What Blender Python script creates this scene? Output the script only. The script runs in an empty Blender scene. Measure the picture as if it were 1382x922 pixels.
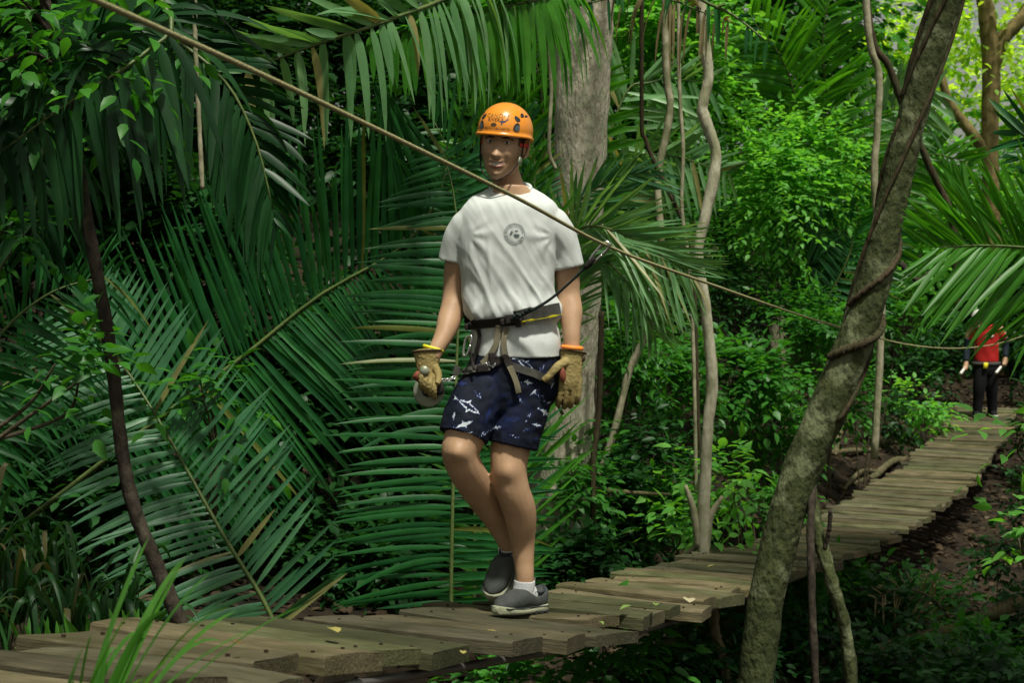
import bpy, math, random
import numpy as np
from mathutils import Vector, Matrix, noise
from mathutils.bvhtree import BVHTree

random.seed(7); rng = np.random.default_rng(7)
scene = bpy.context.scene
C = scene.collection

# ------------------------------------------------------------------ camera
CAMZ = 3.0                                  # camera height above the bottom of the gully
PITCH = math.radians(-2.42)
FPX, CX, CY = 1919.4, 691.0, 461.0          # 50 mm lens, photograph 1382 x 922
cam_d = bpy.data.cameras.new('camera'); cam = bpy.data.objects.new('camera', cam_d); C.objects.link(cam)
cam_d.lens = 50; cam_d.sensor_width = 36; cam_d.clip_start = 0.05; cam_d.clip_end = 2000
cam.location = (0, 0, CAMZ); cam.rotation_euler = (math.pi/2 + PITCH, 0, 0)
cam_d.dof.use_dof = True; cam_d.dof.focus_distance = 5.2; cam_d.dof.aperture_fstop = 7.1
scene.camera = cam

# ------------------------------------------------------------------ sky, sun, exposure
SUN_DIR = Vector((0.16, -0.36, 0.95)).normalized()      # towards the sun
w = bpy.data.worlds.new('World'); scene.world = w; w.use_nodes = True
nt = w.node_tree; bg = nt.nodes['Background']
sky = nt.nodes.new('ShaderNodeTexSky'); sky.sky_type = 'NISHITA'; sky.sun_disc = False
sky.sun_elevation = math.asin(SUN_DIR.z); sky.sun_rotation = math.atan2(SUN_DIR.x, SUN_DIR.y)
sky.air_density = 1.0; sky.dust_density = 3.0; sky.ozone_density = 0.6
hs = nt.nodes.new('ShaderNodeHueSaturation'); hs.inputs['Saturation'].default_value = 0.15   # bright hazy cloud cover
tint = nt.nodes.new('ShaderNodeMix'); tint.data_type = 'RGBA'; tint.blend_type = 'MULTIPLY'; tint.inputs[0].default_value = 1; tint.inputs[7].default_value = (1.0, 1.0, 0.88, 1)   # thin warm haze
nt.links.new(sky.outputs[0], hs.inputs['Color']); nt.links.new(hs.outputs[0], tint.inputs[6]); nt.links.new(tint.outputs[2], bg.inputs['Color'])
bg.inputs['Strength'].default_value = 0.085
sl = bpy.data.lights.new('sun', 'SUN'); sl.energy = 5.0; sl.angle = math.radians(5.0); sl.color = (1.0, 0.975, 0.86)
so = bpy.data.objects.new('sun', sl); C.objects.link(so)
so.rotation_euler = SUN_DIR.to_track_quat('Z', 'Y').to_euler(); so.location = (6, -4, 20)
scene.view_settings.view_transform = 'Standard'; scene.view_settings.look = 'None'
scene.view_settings.exposure = 0.0; scene.view_settings.gamma = 1.0
scene.view_settings.use_curve_mapping = False

# ------------------------------------------------------------------ helpers
cp, sp = math.cos(PITCH), math.sin(PITCH)
def P(px, py, d):
    """point of the place seen at photograph pixel (px,py), d metres ahead of the camera"""
    a = (px - CX)/FPX; b = -(py - CY)/FPX
    r = (a, cp - sp*b, sp + cp*b); k = d/r[1]
    return Vector((r[0]*k, d, CAMZ + r[2]*k))
def V3(p): return P(*p) if not isinstance(p, Vector) else p

ORG = {}
def org(o): return ORG.get(o.name, Vector((0, 0, 0))) if o else Vector((0, 0, 0))
def tag(o, label=None, cat=None, group=None, kind=None):
    if label: o['label'] = label
    if cat: o['category'] = cat
    if group: o['group'] = group
    if kind: o['kind'] = kind
    return o
def thing(name, loc, label, cat, group=None):
    o = bpy.data.objects.new(name, None); C.objects.link(o); o.location = loc; o.empty_display_size = .1
    ORG[o.name] = Vector(loc)
    return tag(o, label, cat, group)
def link(name, me, parent=None, origin=None):
    """mesh whose vertices are relative to origin (world)"""
    o = bpy.data.objects.new(name, me); C.objects.link(o)
    origin = Vector(origin) if origin is not None else org(parent)
    ORG[o.name] = origin
    o.location = origin - org(parent)
    if parent: o.parent = parent
    return o
def mk(name, V, F, mat, parent=None, origin=None, smooth=True, rnd=None, midx=None):
    """V world vertices -> object"""
    V = np.asarray(V, dtype=np.float32).reshape(-1, 3)
    og = Vector(origin) if origin is not None else org(parent)
    me = bpy.data.meshes.new(name)
    Vl = V - np.array(og, dtype=np.float32)
    if isinstance(F, np.ndarray):
        n, k = F.shape
        me.vertices.add(len(Vl)); me.vertices.foreach_set('co', Vl.ravel())
        me.loops.add(n*k); me.loops.foreach_set('vertex_index', F.ravel().astype(np.int32))
        me.polygons.add(n)
        me.polygons.foreach_set('loop_start', np.arange(0, n*k, k, dtype=np.int32))
        me.update(calc_edges=True); me.validate()
    else:
        me.from_pydata(Vl.tolist(), [], F)
    if smooth: me.polygons.foreach_set('use_smooth', [True]*len(me.polygons))
    for m in (mat if isinstance(mat, (list, tuple)) else [mat]): me.materials.append(m)
    if midx is not None: me.polygons.foreach_set('material_index', midx)
    if rnd is not None:
        at = me.attributes.new('rnd', 'FLOAT', 'POINT')
        at.data.foreach_set('value', np.broadcast_to(np.asarray(rnd, dtype=np.float32), (len(V),)).copy())
    return link(name, me, parent, og)

def catmull(pts, n):
    """pts: list of tuples/vectors of any dimension -> n samples"""
    A = np.array([list(p) for p in pts], float)
    if len(A) == 2:
        t = np.linspace(0, 1, n)[:, None]; return A[0]*(1-t) + A[1]*t
    A = np.vstack([2*A[0]-A[1], A, 2*A[-1]-A[-2]]); m = len(A) - 3
    out = []
    for s in np.linspace(0, m, n):
        i = min(int(s), m-1); t = s - i
        p0, p1, p2, p3 = A[i:i+4]
        out.append(.5*((2*p1) + (-p0+p2)*t + (2*p0-5*p1+4*p2-p3)*t*t + (-p0+3*p1-3*p2+p3)*t**3))
    return np.array(out)
def frames(pts):
    T = np.gradient(pts, axis=0); T /= np.linalg.norm(T, axis=1)[:, None] + 1e-9
    ref = np.array([0, -1.0, 0]) if abs(T[0][1]) < .8 else np.array([1.0, 0, 0])
    U = []; u = ref
    for t in T:
        u = u - t*np.dot(u, t); u = u/(np.linalg.norm(u)+1e-9); U.append(u)
    U = np.array(U); W = np.cross(T, U)
    return T, U, W
def tube_geo(pts, rad, n=12, sub=None, flat=1.0, rough=0.0, rf=6.0, seed=0):
    """pts 3D (M,3) and rad (M,) -> verts, faces with closed ends"""
    q = np.hstack([np.array([list(p) for p in pts]), np.array(rad)[:, None]])
    if sub: q = catmull(q, sub)
    p = q[:, :3]; r = np.maximum(q[:, 3], 1e-4)
    T, U, W = frames(p); V = []; F = []
    for i in range(len(p)):
        for j in range(n):
            a = 2*math.pi*j/n; k = r[i]
            if rough:
                k *= 1 + rough*noise.noise(Vector((math.cos(a)*1.3+seed, math.sin(a)*1.3, i*rf*.1+seed)))
            V.append(p[i] + U[i]*k*math.cos(a) + W[i]*k*flat*math.sin(a))
    for i in range(len(p)-1):
        for j in range(n):
            a, b = i*n+j, i*n+(j+1) % n
            F.append((a, b, b+n, a+n))
    V.append(p[0]); V.append(p[-1]); c0, c1 = len(V)-2, len(V)-1
    for j in range(n):
        F.append((c0, (j+1) % n, j)); F.append((c1, (len(p)-1)*n+j, (len(p)-1)*n+(j+1) % n))
    return V, F
def merge(*geos):
    V = []; F = []
    for v, f in geos:
        b = len(V); V += [list(x) for x in v]; F += [tuple(i+b for i in q) for q in f]
    return V, F
def loft_geo(secs, n=28, pw=1.0):
    """secs: (center Vector, U, W) with U, W already scaled half axes"""
    V = []; F = []
    for c, U, W in secs:
        for j in range(n):
            a = 2*math.pi*j/n; ca, sa = math.cos(a), math.sin(a)
            ca = math.copysign(abs(ca)**pw, ca); sa = math.copysign(abs(sa)**pw, sa)
            V.append(Vector(c) + Vector(U)*ca + Vector(W)*sa)
    for i in range(len(secs)-1):
        for j in range(n):
            a, b = i*n+j, i*n+(j+1) % n
            F.append((a, b, b+n, a+n))
    V.append(Vector(secs[0][0])); V.append(Vector(secs[-1][0])); c0, c1 = len(V)-2, len(V)-1
    for j in range(n):
        F.append((c0, (j+1) % n, j)); F.append((c1, (len(secs)-1)*n+j, (len(secs)-1)*n+(j+1) % n))
    return V, F
def remesh(V, F, vox, smooth=4, fac=.5):
    me = bpy.data.meshes.new('tmp'); me.from_pydata([list(v) for v in V], [], F)
    o = bpy.data.objects.new('tmp', me); C.objects.link(o)
    m = o.modifiers.new('r', 'REMESH'); m.mode = 'VOXEL'; m.voxel_size = vox; m.use_smooth_shade = True
    if smooth:
        s = o.modifiers.new('s', 'SMOOTH'); s.factor = fac; s.iterations = smooth
    dg = bpy.context.evaluated_depsgraph_get()
    r = bpy.data.meshes.new_from_object(o.evaluated_get(dg))
    bpy.data.objects.remove(o); bpy.data.meshes.remove(me)
    n = len(r.vertices); co = np.empty(n*3, np.float32); r.vertices.foreach_get('co', co)
    no = np.empty(n*3, np.float32); r.vertices.foreach_get('normal', no)
    Fq = [tuple(p.vertices) for p in r.polygons]
    bpy.data.meshes.remove(r)
    return co.reshape(-1, 3), no.reshape(-1, 3), Fq
def box_geo(c, ax, ay, az, bev=0.0):
    c, ax, ay, az = Vector(c), Vector(ax), Vector(ay), Vector(az)
    if not bev:
        V = [c+ax*i+ay*j+az*k for i in (-1, 1) for j in (-1, 1) for k in (-1, 1)]
        return V, [(0, 1, 3, 2), (4, 6, 7, 5), (0, 4, 5, 1), (2, 3, 7, 6), (0, 2, 6, 4), (1, 5, 7, 3)]
    lx, ly, lz = ax.length, ay.length, az.length; b = min(bev, lx*.9, ly*.9, lz*.9)
    secs = []
    for s, ins in ((-1, b), (-1+b/lz, 0), (1-b/lz, 0), (1, b)):
        u = ax*((lx-ins)/lx); v = ay*((ly-ins)/ly); k = .85
        secs.append([c+az*s+q for q in (u*k+v, u+v*k, u-v*k, u*k-v, -u*k-v, -u-v*k, -u+v*k, -u*k+v)])
    V = [p for r in secs for p in r]; F = []
    for i in range(3):
        for j in range(8):
            a, d = i*8+j, i*8+(j+1) % 8; F.append((a, a+8, d+8, d))
    F.append(tuple(range(8))); F.append(tuple(range(31, 23, -1)))
    return V, F
def sphere_geo(c, rx, ry, rz, n=12, m=8):
    secs = []
    for i in range(m+1):
        f = math.pi*(i+.001)/(m+.002) - math.pi/2
        secs.append((Vector(c)+Vector((0, 0, rz*math.sin(f))), Vector((rx*math.cos(f), 0, 0)), Vector((0, ry*math.cos(f), 0))))
    return loft_geo(secs, n)

# ------------------------------------------------------------------ materials
def mat(name, col, rough=.6, spec=.5, noise_amt=0, nscale=20, bump=0, bscale=60, metallic=0, coat=0, stretch=(1, 1, 1), col2=None, detail=4):
    m = bpy.data.materials.new(name); m.use_nodes = True; t = m.node_tree; b = t.nodes['Principled BSDF']
    b.inputs['Base Color'].default_value = (*col, 1); b.inputs['Roughness'].default_value = rough
    b.inputs['Specular IOR Level'].default_value = spec; b.inputs['Metallic'].default_value = metallic
    if coat: b.inputs['Coat Weight'].default_value = coat
    tc = t.nodes.new('ShaderNodeTexCoord'); mp = t.nodes.new('ShaderNodeMapping'); mp.inputs['Scale'].default_value = stretch
    t.links.new(tc.outputs['Object'], mp.inputs[0])
    if col2 is not None:
        nz = t.nodes.new('ShaderNodeTexNoise'); nz.inputs['Scale'].default_value = nscale; nz.inputs['Detail'].default_value = detail
        t.links.new(mp.outputs[0], nz.inputs['Vector'])
        rp = t.nodes.new('ShaderNodeValToRGB'); rp.color_ramp.elements[0].position = .5-noise_amt; rp.color_ramp.elements[1].position = .5+noise_amt
        rp.color_ramp.elements[0].color = (*col, 1); rp.color_ramp.elements[1].color = (*col2, 1)
        t.links.new(nz.outputs[0], rp.inputs[0]); t.links.new(rp.outputs[0], b.inputs['Base Color'])
    if bump:
        n2 = t.nodes.new('ShaderNodeTexNoise'); n2.inputs['Scale'].default_value = bscale; n2.inputs['Detail'].default_value = 6
        t.links.new(mp.outputs[0], n2.inputs['Vector'])
        bp = t.nodes.new('ShaderNodeBump'); bp.inputs['Strength'].default_value = bump; bp.inputs['Distance'].default_value = .02
        t.links.new(n2.outputs[0], bp.inputs['Height']); t.links.new(bp.outputs[0], b.inputs['Normal'])
    return m
def leafmat(name, dark, light, transl=.3, rough=.4, spec=.5, tcol=None, dry=None):
    m = bpy.data.materials.new(name); m.use_nodes = True; t = m.node_tree; b = t.nodes['Principled BSDF']
    at = t.nodes.new('ShaderNodeAttribute'); at.attribute_name = 'rnd'
    rp = t.nodes.new('ShaderNodeValToRGB'); e = rp.color_ramp.elements
    e[0].color = (*dark, 1); e[1].color = (*light, 1); e[1].position = .9
    if dry is not None:
        x = rp.color_ramp.elements.new(1.0); x.color = (*dry, 1); e[1].position = .86; 
    tc = t.nodes.new('ShaderNodeTexCoord'); nz = t.nodes.new('ShaderNodeTexNoise'); nz.inputs['Scale'].default_value = 9; nz.inputs['Detail'].default_value = 3
    t.links.new(tc.outputs['Object'], nz.inputs['Vector'])
    mr = t.nodes.new('ShaderNodeMapRange'); mr.inputs[1].default_value = .3; mr.inputs[2].default_value = .7; mr.inputs[3].default_value = .72; mr.inputs[4].default_value = 1.22
    t.links.new(nz.outputs[0], mr.inputs[0])
    mx = t.nodes.new('ShaderNodeMix'); mx.data_type = 'RGBA'; mx.blend_type = 'MULTIPLY'; mx.inputs[0].default_value = 1
    t.links.new(at.outputs['Fac'], rp.inputs[0]); t.links.new(rp.outputs[0], mx.inputs[6]); t.links.new(mr.outputs[0], mx.inputs[7])
    t.links.new(mx.outputs[2], b.inputs['Base Color'])
    b.inputs['Roughness'].default_value = rough; b.inputs['Specular IOR Level'].default_value = spec
    tr = t.nodes.new('ShaderNodeBsdfTranslucent')
    hs = t.nodes.new('ShaderNodeMix'); hs.data_type = 'RGBA'; hs.blend_type = 'MULTIPLY'; hs.inputs[0].default_value = 1
    hs.inputs[7].default_value = (*(tcol or (2.2, 2.0, .7)), 1)
    t.links.new(mx.outputs[2], hs.inputs[6]); t.links.new(hs.outputs[2], tr.inputs[0])
    ms = t.nodes.new('ShaderNodeMixShader'); ms.inputs[0].default_value = transl
    t.links.new(b.outputs[0], ms.inputs[1]); t.links.new(tr.outputs[0], ms.inputs[2])
    t.links.new(ms.outputs[0], t.nodes['Material Output'].inputs[0])
    return m

M = {}
M['palm'] = leafmat('palm_leaflet', (.010, .078, .022), (.026, .150, .030), .30, .42, .32, dry=(.12, .15, .03))
M['palm_bright'] = leafmat('palm_leaflet_bright', (.035, .170, .012), (.075, .26, .02), .45, .42, .35)
M['palm_blue'] = leafmat('palm_leaflet_glaucous', (.028, .125, .052), (.07, .20, .085), .28, .42, .45, dry=(.20, .20, .07))
M['palm_pale'] = leafmat('palm_leaflet_pale', (.08, .22, .08), (.17, .33, .13), .34, .42, .4, dry=(.28, .26, .10))
M['palm_dry'] = leafmat('palm_leaflet_dry', (.12, .09, .04), (.24, .20, .10), .2, .7, .2)
M['palm_shade'] = leafmat('palm_leaflet_deep', (.005, .032, .009), (.013, .066, .015), .22, .42, .28)  # shaded copy of the palm leaflet, shade put into the colour
M['rachis'] = mat('palm_rachis', (.06, .10, .025), .5, .4, .2, 8, .2, 40, col2=(.11, .15, .04))
M['leaf'] = leafmat('broad_leaf', (.018, .105, .014), (.055, .22, .024), .38, .45, .3)
M['leaf_light'] = leafmat('broad_leaf_light', (.07, .27, .035), (.16, .42, .07), .45, .5, .3)
M['leaf_dark'] = leafmat('broad_leaf_dark', (.006, .036, .008), (.018, .080, .015), .25, .45, .22)  # dark copy of the leaf, deep shade put into its colour
M['leaf_yellow'] = leafmat('broad_leaf_sunny', (.16, .38, .02), (.40, .58, .08), .55, .5, .3)  # forest-edge glow put into the leaf colour
M['grass'] = leafmat('strap_leaf', (.012, .06, .016), (.035, .12, .026), .3, .42, .35, dry=(.15, .14, .06))
M['grass_bright'] = leafmat('strap_leaf_bright', (.035, .15, .016), (.08, .24, .03), .4, .38, .4)
M['litter'] = leafmat('leaf_litter', (.020, .013, .007), (.075, .050, .028), .1, .8, .2, tcol=(1, .9, .6), dry=(.22, .18, .13))
M['soil'] = mat('forest_soil', (.008, .0065, .004), .95, .15, .15, 3, .8, 12, col2=(.030, .021, .012))
M['wood'] = None
# ------------------------------------------------------------------ bridge line and terrain
ZD = np.array([0, 1.0, 2.0, 3.2, 4.18, 5.2, 6.12, 7.1, 8.36, 10.7, 13.1, 16.5, 20.4, 22.9, 26.0])
ZZ = np.array([-.25, -.44, -.63, -.855, -1.05, -1.237, -1.377, -1.51, -1.668, -1.935, -2.11, -2.27, -2.25, -2.10, -2.02])
def zb(y): return CAMZ + float(np.interp(y, ZD, ZZ))
def xb(y): return .05 + .43*(y - 5.2) - .07*math.exp(-((y-3.9)/1.0)**2)
def sst(a, b, x):
    t = min(1, max(0, (x-a)/(b-a))); return t*t*(3-2*t)
def ground(x, y, fine=True):
    s = (x - xb(y))*.918
    yc = min(max(y, 0), 26)
    left = zb(yc) - .42 + max(0, -s-.5)*(.07 + .45*sst(9, 15, y))*(1 if -s < 6 else 6/(-s)) 
    if y < 9: left -= .25*sst(9, 5, y)
    right = CAMZ - 2.95 + .75*sst(17, 24, y) + .16*max(0, s-4.5)*(1 if s < 14 else 14/s)
    if y < 6: right += .15*(6-y)*.3
    k = sst(-.7, 1.3, s)
    z = left*(1-k) + right*k
    end = sst(21.8, 23.3, y)
    z = z*(1-end*(1-sst(1.5, 4, abs(s)))) + (zb(yc)-.06)*end*(1-sst(1.5, 4, abs(s)))
    if y > 25: z += min((y-25)*.16, 4.5)
    if fine:
        z += .10*noise.noise(Vector((x*.7, y*.7, 3.1))) + .05*noise.noise(Vector((x*2.1, y*2.1, 1.1)))
    z = min(z, zb(yc)-.16) if abs(s) < .75 and 0 < y < 22.6 else z
    return z
def axis_(lo, hi, step, far):
    a = list(np.arange(lo, hi, step)); b = hi; st = step; r = []
    while b < far: r.append(b); st *= 1.35; b += st
    c = lo; st = step; l = []
    while c > -far: st *= 1.35; c -= st; l.append(c)
    return np.array(l[::-1] + a + r + [far])
gx = axis_(-9, 16, .28, 500); gy = axis_(-2, 34, .28, 500)
V = [(x, y, ground(x, y)) for y in gy for x in gx]; nx = len(gx)
F = np.array([(j*nx+i, j*nx+i+1, (j+1)*nx+i+1, (j+1)*nx+i) for j in range(len(gy)-1) for i in range(nx-1)])
g = mk('ground', V, F, M['soil'], origin=(0, 0, 0)); tag(g, 'dark leaf-strewn forest soil sloping into the gully', None, kind='structure')

# ------------------------------------------------------------------ plank bridge
def wood_mat():
    m = bpy.data.materials.new('weathered_plank'); m.use_nodes = True; t = m.node_tree; b = t.nodes['Principled BSDF']
    tc = t.nodes.new('ShaderNodeTexCoord'); oi = t.nodes.new('ShaderNodeObjectInfo')
    ad = t.nodes.new('ShaderNodeVectorMath'); ad.operation = 'ADD'
    cb = t.nodes.new('ShaderNodeMath'); cb.operation = 'MULTIPLY'; cb.inputs[1].default_value = 37
    t.links.new(oi.outputs['Random'], cb.inputs[0]); t.links.new(tc.outputs['Object'], ad.inputs[0]); t.links.new(cb.outputs[0], ad.inputs[1])
    mp = t.nodes.new('ShaderNodeMapping'); mp.inputs['Scale'].default_value = (4.5, 42, 42); t.links.new(ad.outputs[0], mp.inputs[0])
    n1 = t.nodes.new('ShaderNodeTexNoise'); n1.inputs['Scale'].default_value = 2.2; n1.inputs['Detail'].default_value = 8; n1.inputs['Distortion'].default_value = .7; t.links.new(mp.outputs[0], n1.inputs['Vector'])
    r1 = t.nodes.new('ShaderNodeValToRGB'); r1.color_ramp.elements[0].position = .28; r1.color_ramp.elements[1].position = .72
    r1.color_ramp.elements[0].color = (.070, .060, .036, 1); r1.color_ramp.elements[1].color = (.185, .163, .098, 1); t.links.new(n1.outputs[0], r1.inputs[0])
    # stains and moss patches
    n2 = t.nodes.new('ShaderNodeTexNoise'); n2.inputs['Scale'].default_value = 5; n2.inputs['Detail'].default_value = 6; t.links.new(ad.outputs[0], n2.inputs['Vector'])
    r2 = t.nodes.new('ShaderNodeValToRGB'); r2.color_ramp.elements[0].position = .40; r2.color_ramp.elements[1].position = .70
    t.links.new(n2.outputs[0], r2.inputs[0])
    mx = t.nodes.new('ShaderNodeMix'); mx.data_type = 'RGBA'; t.links.new(r2.outputs[0], mx.inputs[0]); t.links.new(r1.outputs[0], mx.inputs[6]); mx.inputs[7].default_value = (.06, .058, .024, 1)
    # each board its own tone
    mr = t.nodes.new('ShaderNodeMapRange'); mr.inputs[3].default_value = .5; mr.inputs[4].default_value = 1.25; t.links.new(oi.outputs['Random'], mr.inputs[0])
    mv = t.nodes.new('ShaderNodeMix'); mv.data_type = 'RGBA'; mv.blend_type = 'MULTIPLY'; mv.inputs[0].default_value = 1
    # some boards greyer, some mossier
    wn = t.nodes.new('ShaderNodeTexWhiteNoise'); wn.noise_dimensions = '1D'; t.links.new(oi.outputs['Random'], wn.inputs['W'])
    rc = t.nodes.new('ShaderNodeValToRGB'); rc.color_ramp.elements[0].color = (1.08, .97, .85, 1); rc.color_ramp.elements[1].color = (.72, .86, .60, 1); e_ = rc.color_ramp.elements.new(.5); e_.color = (.95, .97, .98, 1)
    t.links.new(wn.outputs['Value'], rc.inputs[0]); mc = t.nodes.new('ShaderNodeMix'); mc.data_type = 'RGBA'; mc.blend_type = 'MULTIPLY'; mc.inputs[0].default_value = 1
    t.links.new(mx.outputs[2], mc.inputs[6]); t.links.new(rc.outputs[0], mc.inputs[7])
    # fine dark splits along the grain
    mp2 = t.nodes.new('ShaderNodeMapping'); mp2.inputs['Scale'].default_value = (2.5, 60, 60); t.links.new(ad.outputs[0], mp2.inputs[0])
    n3 = t.nodes.new('ShaderNodeTexNoise'); n3.inputs['Scale'].default_value = 2.0; n3.inputs['Detail'].default_value = 3; t.links.new(mp2.outputs[0], n3.inputs['Vector'])
    r3 = t.nodes.new('ShaderNodeValToRGB'); r3.color_ramp.elements[0].position = .30; r3.color_ramp.elements[1].position = .36; r3.color_ramp.elements[0].color = (.25, .25, .25, 1); t.links.new(n3.outputs[0], r3.inputs[0])
    mk3 = t.nodes.new('ShaderNodeMix'); mk3.data_type = 'RGBA'; mk3.blend_type = 'MULTIPLY'; mk3.inputs[0].default_value = 1; t.links.new(mc.outputs[2], mk3.inputs[6]); t.links.new(r3.outputs[0], mk3.inputs[7])
    t.links.new(mk3.outputs[2], mv.inputs[6]); t.links.new(mr.outputs[0], mv.inputs[7]); t.links.new(mv.outputs[2], b.inputs['Base Color'])
    b.inputs['Roughness'].default_value = .85; b.inputs['Specular IOR Level'].default_value = .25
    bp = t.nodes.new('ShaderNodeBump'); bp.inputs['Strength'].default_value = .45; bp.inputs['Distance'].default_value = .008
    t.links.new(n1.outputs[0], bp.inputs['Height']); t.links.new(bp.outputs[0], b.inputs['Normal'])
    return m
M['wood'] = wood_mat()
M['nail'] = mat('rusty_nail', (.03, .018, .010), .7, .3, metallic=.3)
M['steel'] = mat('steel_cable', (.25, .24, .22), .45, .5, metallic=.8)
bridge = thing('plank_footbridge', (xb(12), 12, zb(12)), 'long sagging footbridge of rough weathered planks crossing the gully', 'footbridge')
def plank_mesh(L, W, T, seed):
    """x along the board; warped outline, worn arrises"""
    r = random.Random(seed); nx_ = 7; V = []; F = []
    bow = r.uniform(-.012, .012); cup = r.uniform(-.004, .006)
    skew0, skew1 = r.uniform(-.025, .025), r.uniform(-.03, .03)
    for i in range(nx_+1):
        u = i/nx_*2-1; x = u*L/2
        wob0 = .006*noise.noise(Vector((x*6, seed*1.7, 0))); wob1 = .006*noise.noise(Vector((x*6, seed*2.3, 5)))
        zz = bow*(1-u*u) + .003*noise.noise(Vector((x*5, seed, 9)))
        sx = skew0 if i == 0 else (skew1 if i == nx_ else 0)
        c = .006
        for (y, z, q) in ((-W/2+wob0, -T, 0), (-W/2+wob0, -c, 0), (-W/2+wob0+c, 0, 0), (0, cup, .5), (W/2+wob1-c, 0, 1), (W/2+wob1, -c, 1), (W/2+wob1, -T, 1)):
            V.append((x+sx*(q*2-1), y, z+zz))
    k = 7
    for i in range(nx_):
        for j in range(k-1):
            F.append((i*k+j, i*k+j+1, (i+1)*k+j+1, (i+1)*k+j)[::-1])
        F.append((i*k+k-1, i*k, (i+1)*k, (i+1)*k+k-1)[::-1])
    F.append(tuple(range(k))[::1]); F.append(tuple(range(nx_*k+k-1, nx_*k-1, -1)))
    return V, F
AX = Vector((.43, 1, 0)).normalized()
y = 1.9; i = 0; steps = {}
while y < 23.3:
    r = random.Random(i*13+5)
    W = r.choice((.15, .17, .19, .21, .24)); gap = r.uniform(.010, .034); T = r.uniform(.036, .052)
    if y > 9: W *= 1.15
    elif y < 6.5: W *= 1.3
    yc = y + W*AX.y/2
    wd = .70 + .24*sst(6, 16, yc); L = wd + r.uniform(-.06, .07)
    lat = r.uniform(-.05, .05)*(1.7 if y < 6 else 1)
    V, F = plank_mesh(L, W, T, i+1)
    lift = r.uniform(-.008, .012)
    for (ys, hh) in ((4.28, .028), (5.22, .022), (8.22, .035), (3.62, .02)):
        if 0 <= yc-ys < .45: lift += hh*(1-(yc-ys)/.45)
    slope = math.atan2(zb(yc+.2)-zb(yc-.2), .4/AX.y)
    yaw = -math.atan2(AX.x, AX.y) + math.radians(r.uniform(-1.6, 1.6))
    o = link('plank', bpy.data.meshes.new('plank'), bridge, Vector((xb(yc)+lat*AX.y, yc - lat*AX.x, zb(yc)+lift)))
    o.data.from_pydata(V, [], F); o.data.materials.append(M['wood'])
    o.rotation_euler = (slope, math.radians(r.uniform(-1.2, 1.2)), yaw)
    if y < 9.5:
        for ex in (-1, 1):
            for ey in (-.28, .28):
                c_ = Vector((ex*(L/2-.075-.012*r.random()), ey*W+.01*r.uniform(-1, 1), 0)); nv_ = [c_+Vector((.0055*math.cos(k*math.pi/4), .0055*math.sin(k*math.pi/4), .004)) for k in range(8)]
                nm = bpy.data.meshes.new('nail'); nm.from_pydata([list(q+Vector((0, 0, -.012))) for q in nv_]+[list(q) for q in nv_], [], [tuple(range(8, 16))]+[(k, (k+1) % 8, 8+(k+1) % 8, 8+k) for k in range(8)]); nm.materials.append(M['nail'])
                no_ = bpy.data.objects.new('nail', nm); C.objects.link(no_); no_.parent = o
    y += (W+gap)*AX.y; i += 1
for s in (-.24, .24):                                # carrying cables below the boards
    pts = [Vector((xb(yy)+s*AX.y, yy-s*AX.x, zb(yy)-.085)) for yy in np.linspace(1.5, 23.4, 40)]
    mk('support_cable', *tube_geo(pts, [.014]*40, 8), M['steel'], bridge)
# landing bearer at the far end
V, F = box_geo(Vector((xb(23.3), 23.3, zb(23.3)-.09)), Vector((.75, -.32, 0)), Vector((.05, .11, 0)), Vector((0, 0, .07)), .01)
mk('end_beam', V, F, M['wood'], bridge, smooth=False)

# ------------------------------------------------------------------ safety line
M['rope'] = mat('rope', (.30, .275, .13), .8, .3, .2, 200, .6, 350, col2=(.44, .41, .21))
cab = [(-200, -150, 1.75), (130, 0, 2.42), (400, 122, 3.10), (690, 263, 4.13), (818, 331, 4.90), (940, 377, 5.80), (1120, 438, 8.6), (1230, 466, 11.9), (1300, 470, 15.7), (1350, 463, 20.0), (1385, 452, 24.5)]
CABP = [P(*c) for c in cab]
o = mk('safety_line', *tube_geo(CABP, [.0062]*len(CABP), 8, 140), M['rope'], origin=CABP[5])
tag(o, 'taut khaki safety line running above the bridge from end to end', 'rope')
# ------------------------------------------------------------------ people
M['skin'] = mat('skin', (.37, .225, .13), .5, .4, .22, 16, .06, 180, col2=(.46, .285, .17))
M['skin'].node_tree.nodes['Principled BSDF'].inputs['Subsurface Weight'].default_value = .08
M['skin'].node_tree.nodes['Principled BSDF'].inputs['Subsurface Radius'].default_value = (.02, .008, .004)
M['lip'] = mat('lips', (.34, .12, .085), .45); M['teeth'] = mat('teeth', (.62, .58, .5), .3)
M['brow'] = mat('brow_hair', (.05, .03, .018), .8); M['eye'] = mat('eye_white', (.6, .58, .54), .2); M['iris'] = mat('iris', (.03, .03, .03), .15)
M['hair'] = mat('hair', (.06, .038, .022), .7, .3, .2, 200, .6, 400, stretch=(1, 1, .2), col2=(.12, .08, .045))
M['shirt'] = mat('white_cotton', (.53, .56, .54), .9, .2, .25, 6, .25, 900, col2=(.61, .64, .62))
M['glove'] = mat('tan_leather', (.17, .125, .042), .7, .3, .25, 11, .2, 70, col2=(.33, .26, .10))
M['glove_dark'] = mat('worn_leather_edge', (.06, .042, .022), .8, .2)
M['red_leather'] = mat('red_leather', (.20, .055, .03), .7, .3)
M['orange_band'] = mat('orange_band', (.85, .25, .03), .6); M['yellow_band'] = mat('yellow_band', (.75, .66, .02), .55)
M['web_grey'] = mat('grey_webbing', (.05, .05, .044), .8, .3, .2, 60, .4, 500, col2=(.085, .082, .07))
M['web_dark'] = mat('dark_webbing', (.022, .018, .016), .8, .3, bump=.4, bscale=500)
M['web_khaki'] = mat('khaki_webbing', (.19, .17, .11), .8, .3, bump=.4, bscale=500)
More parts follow.
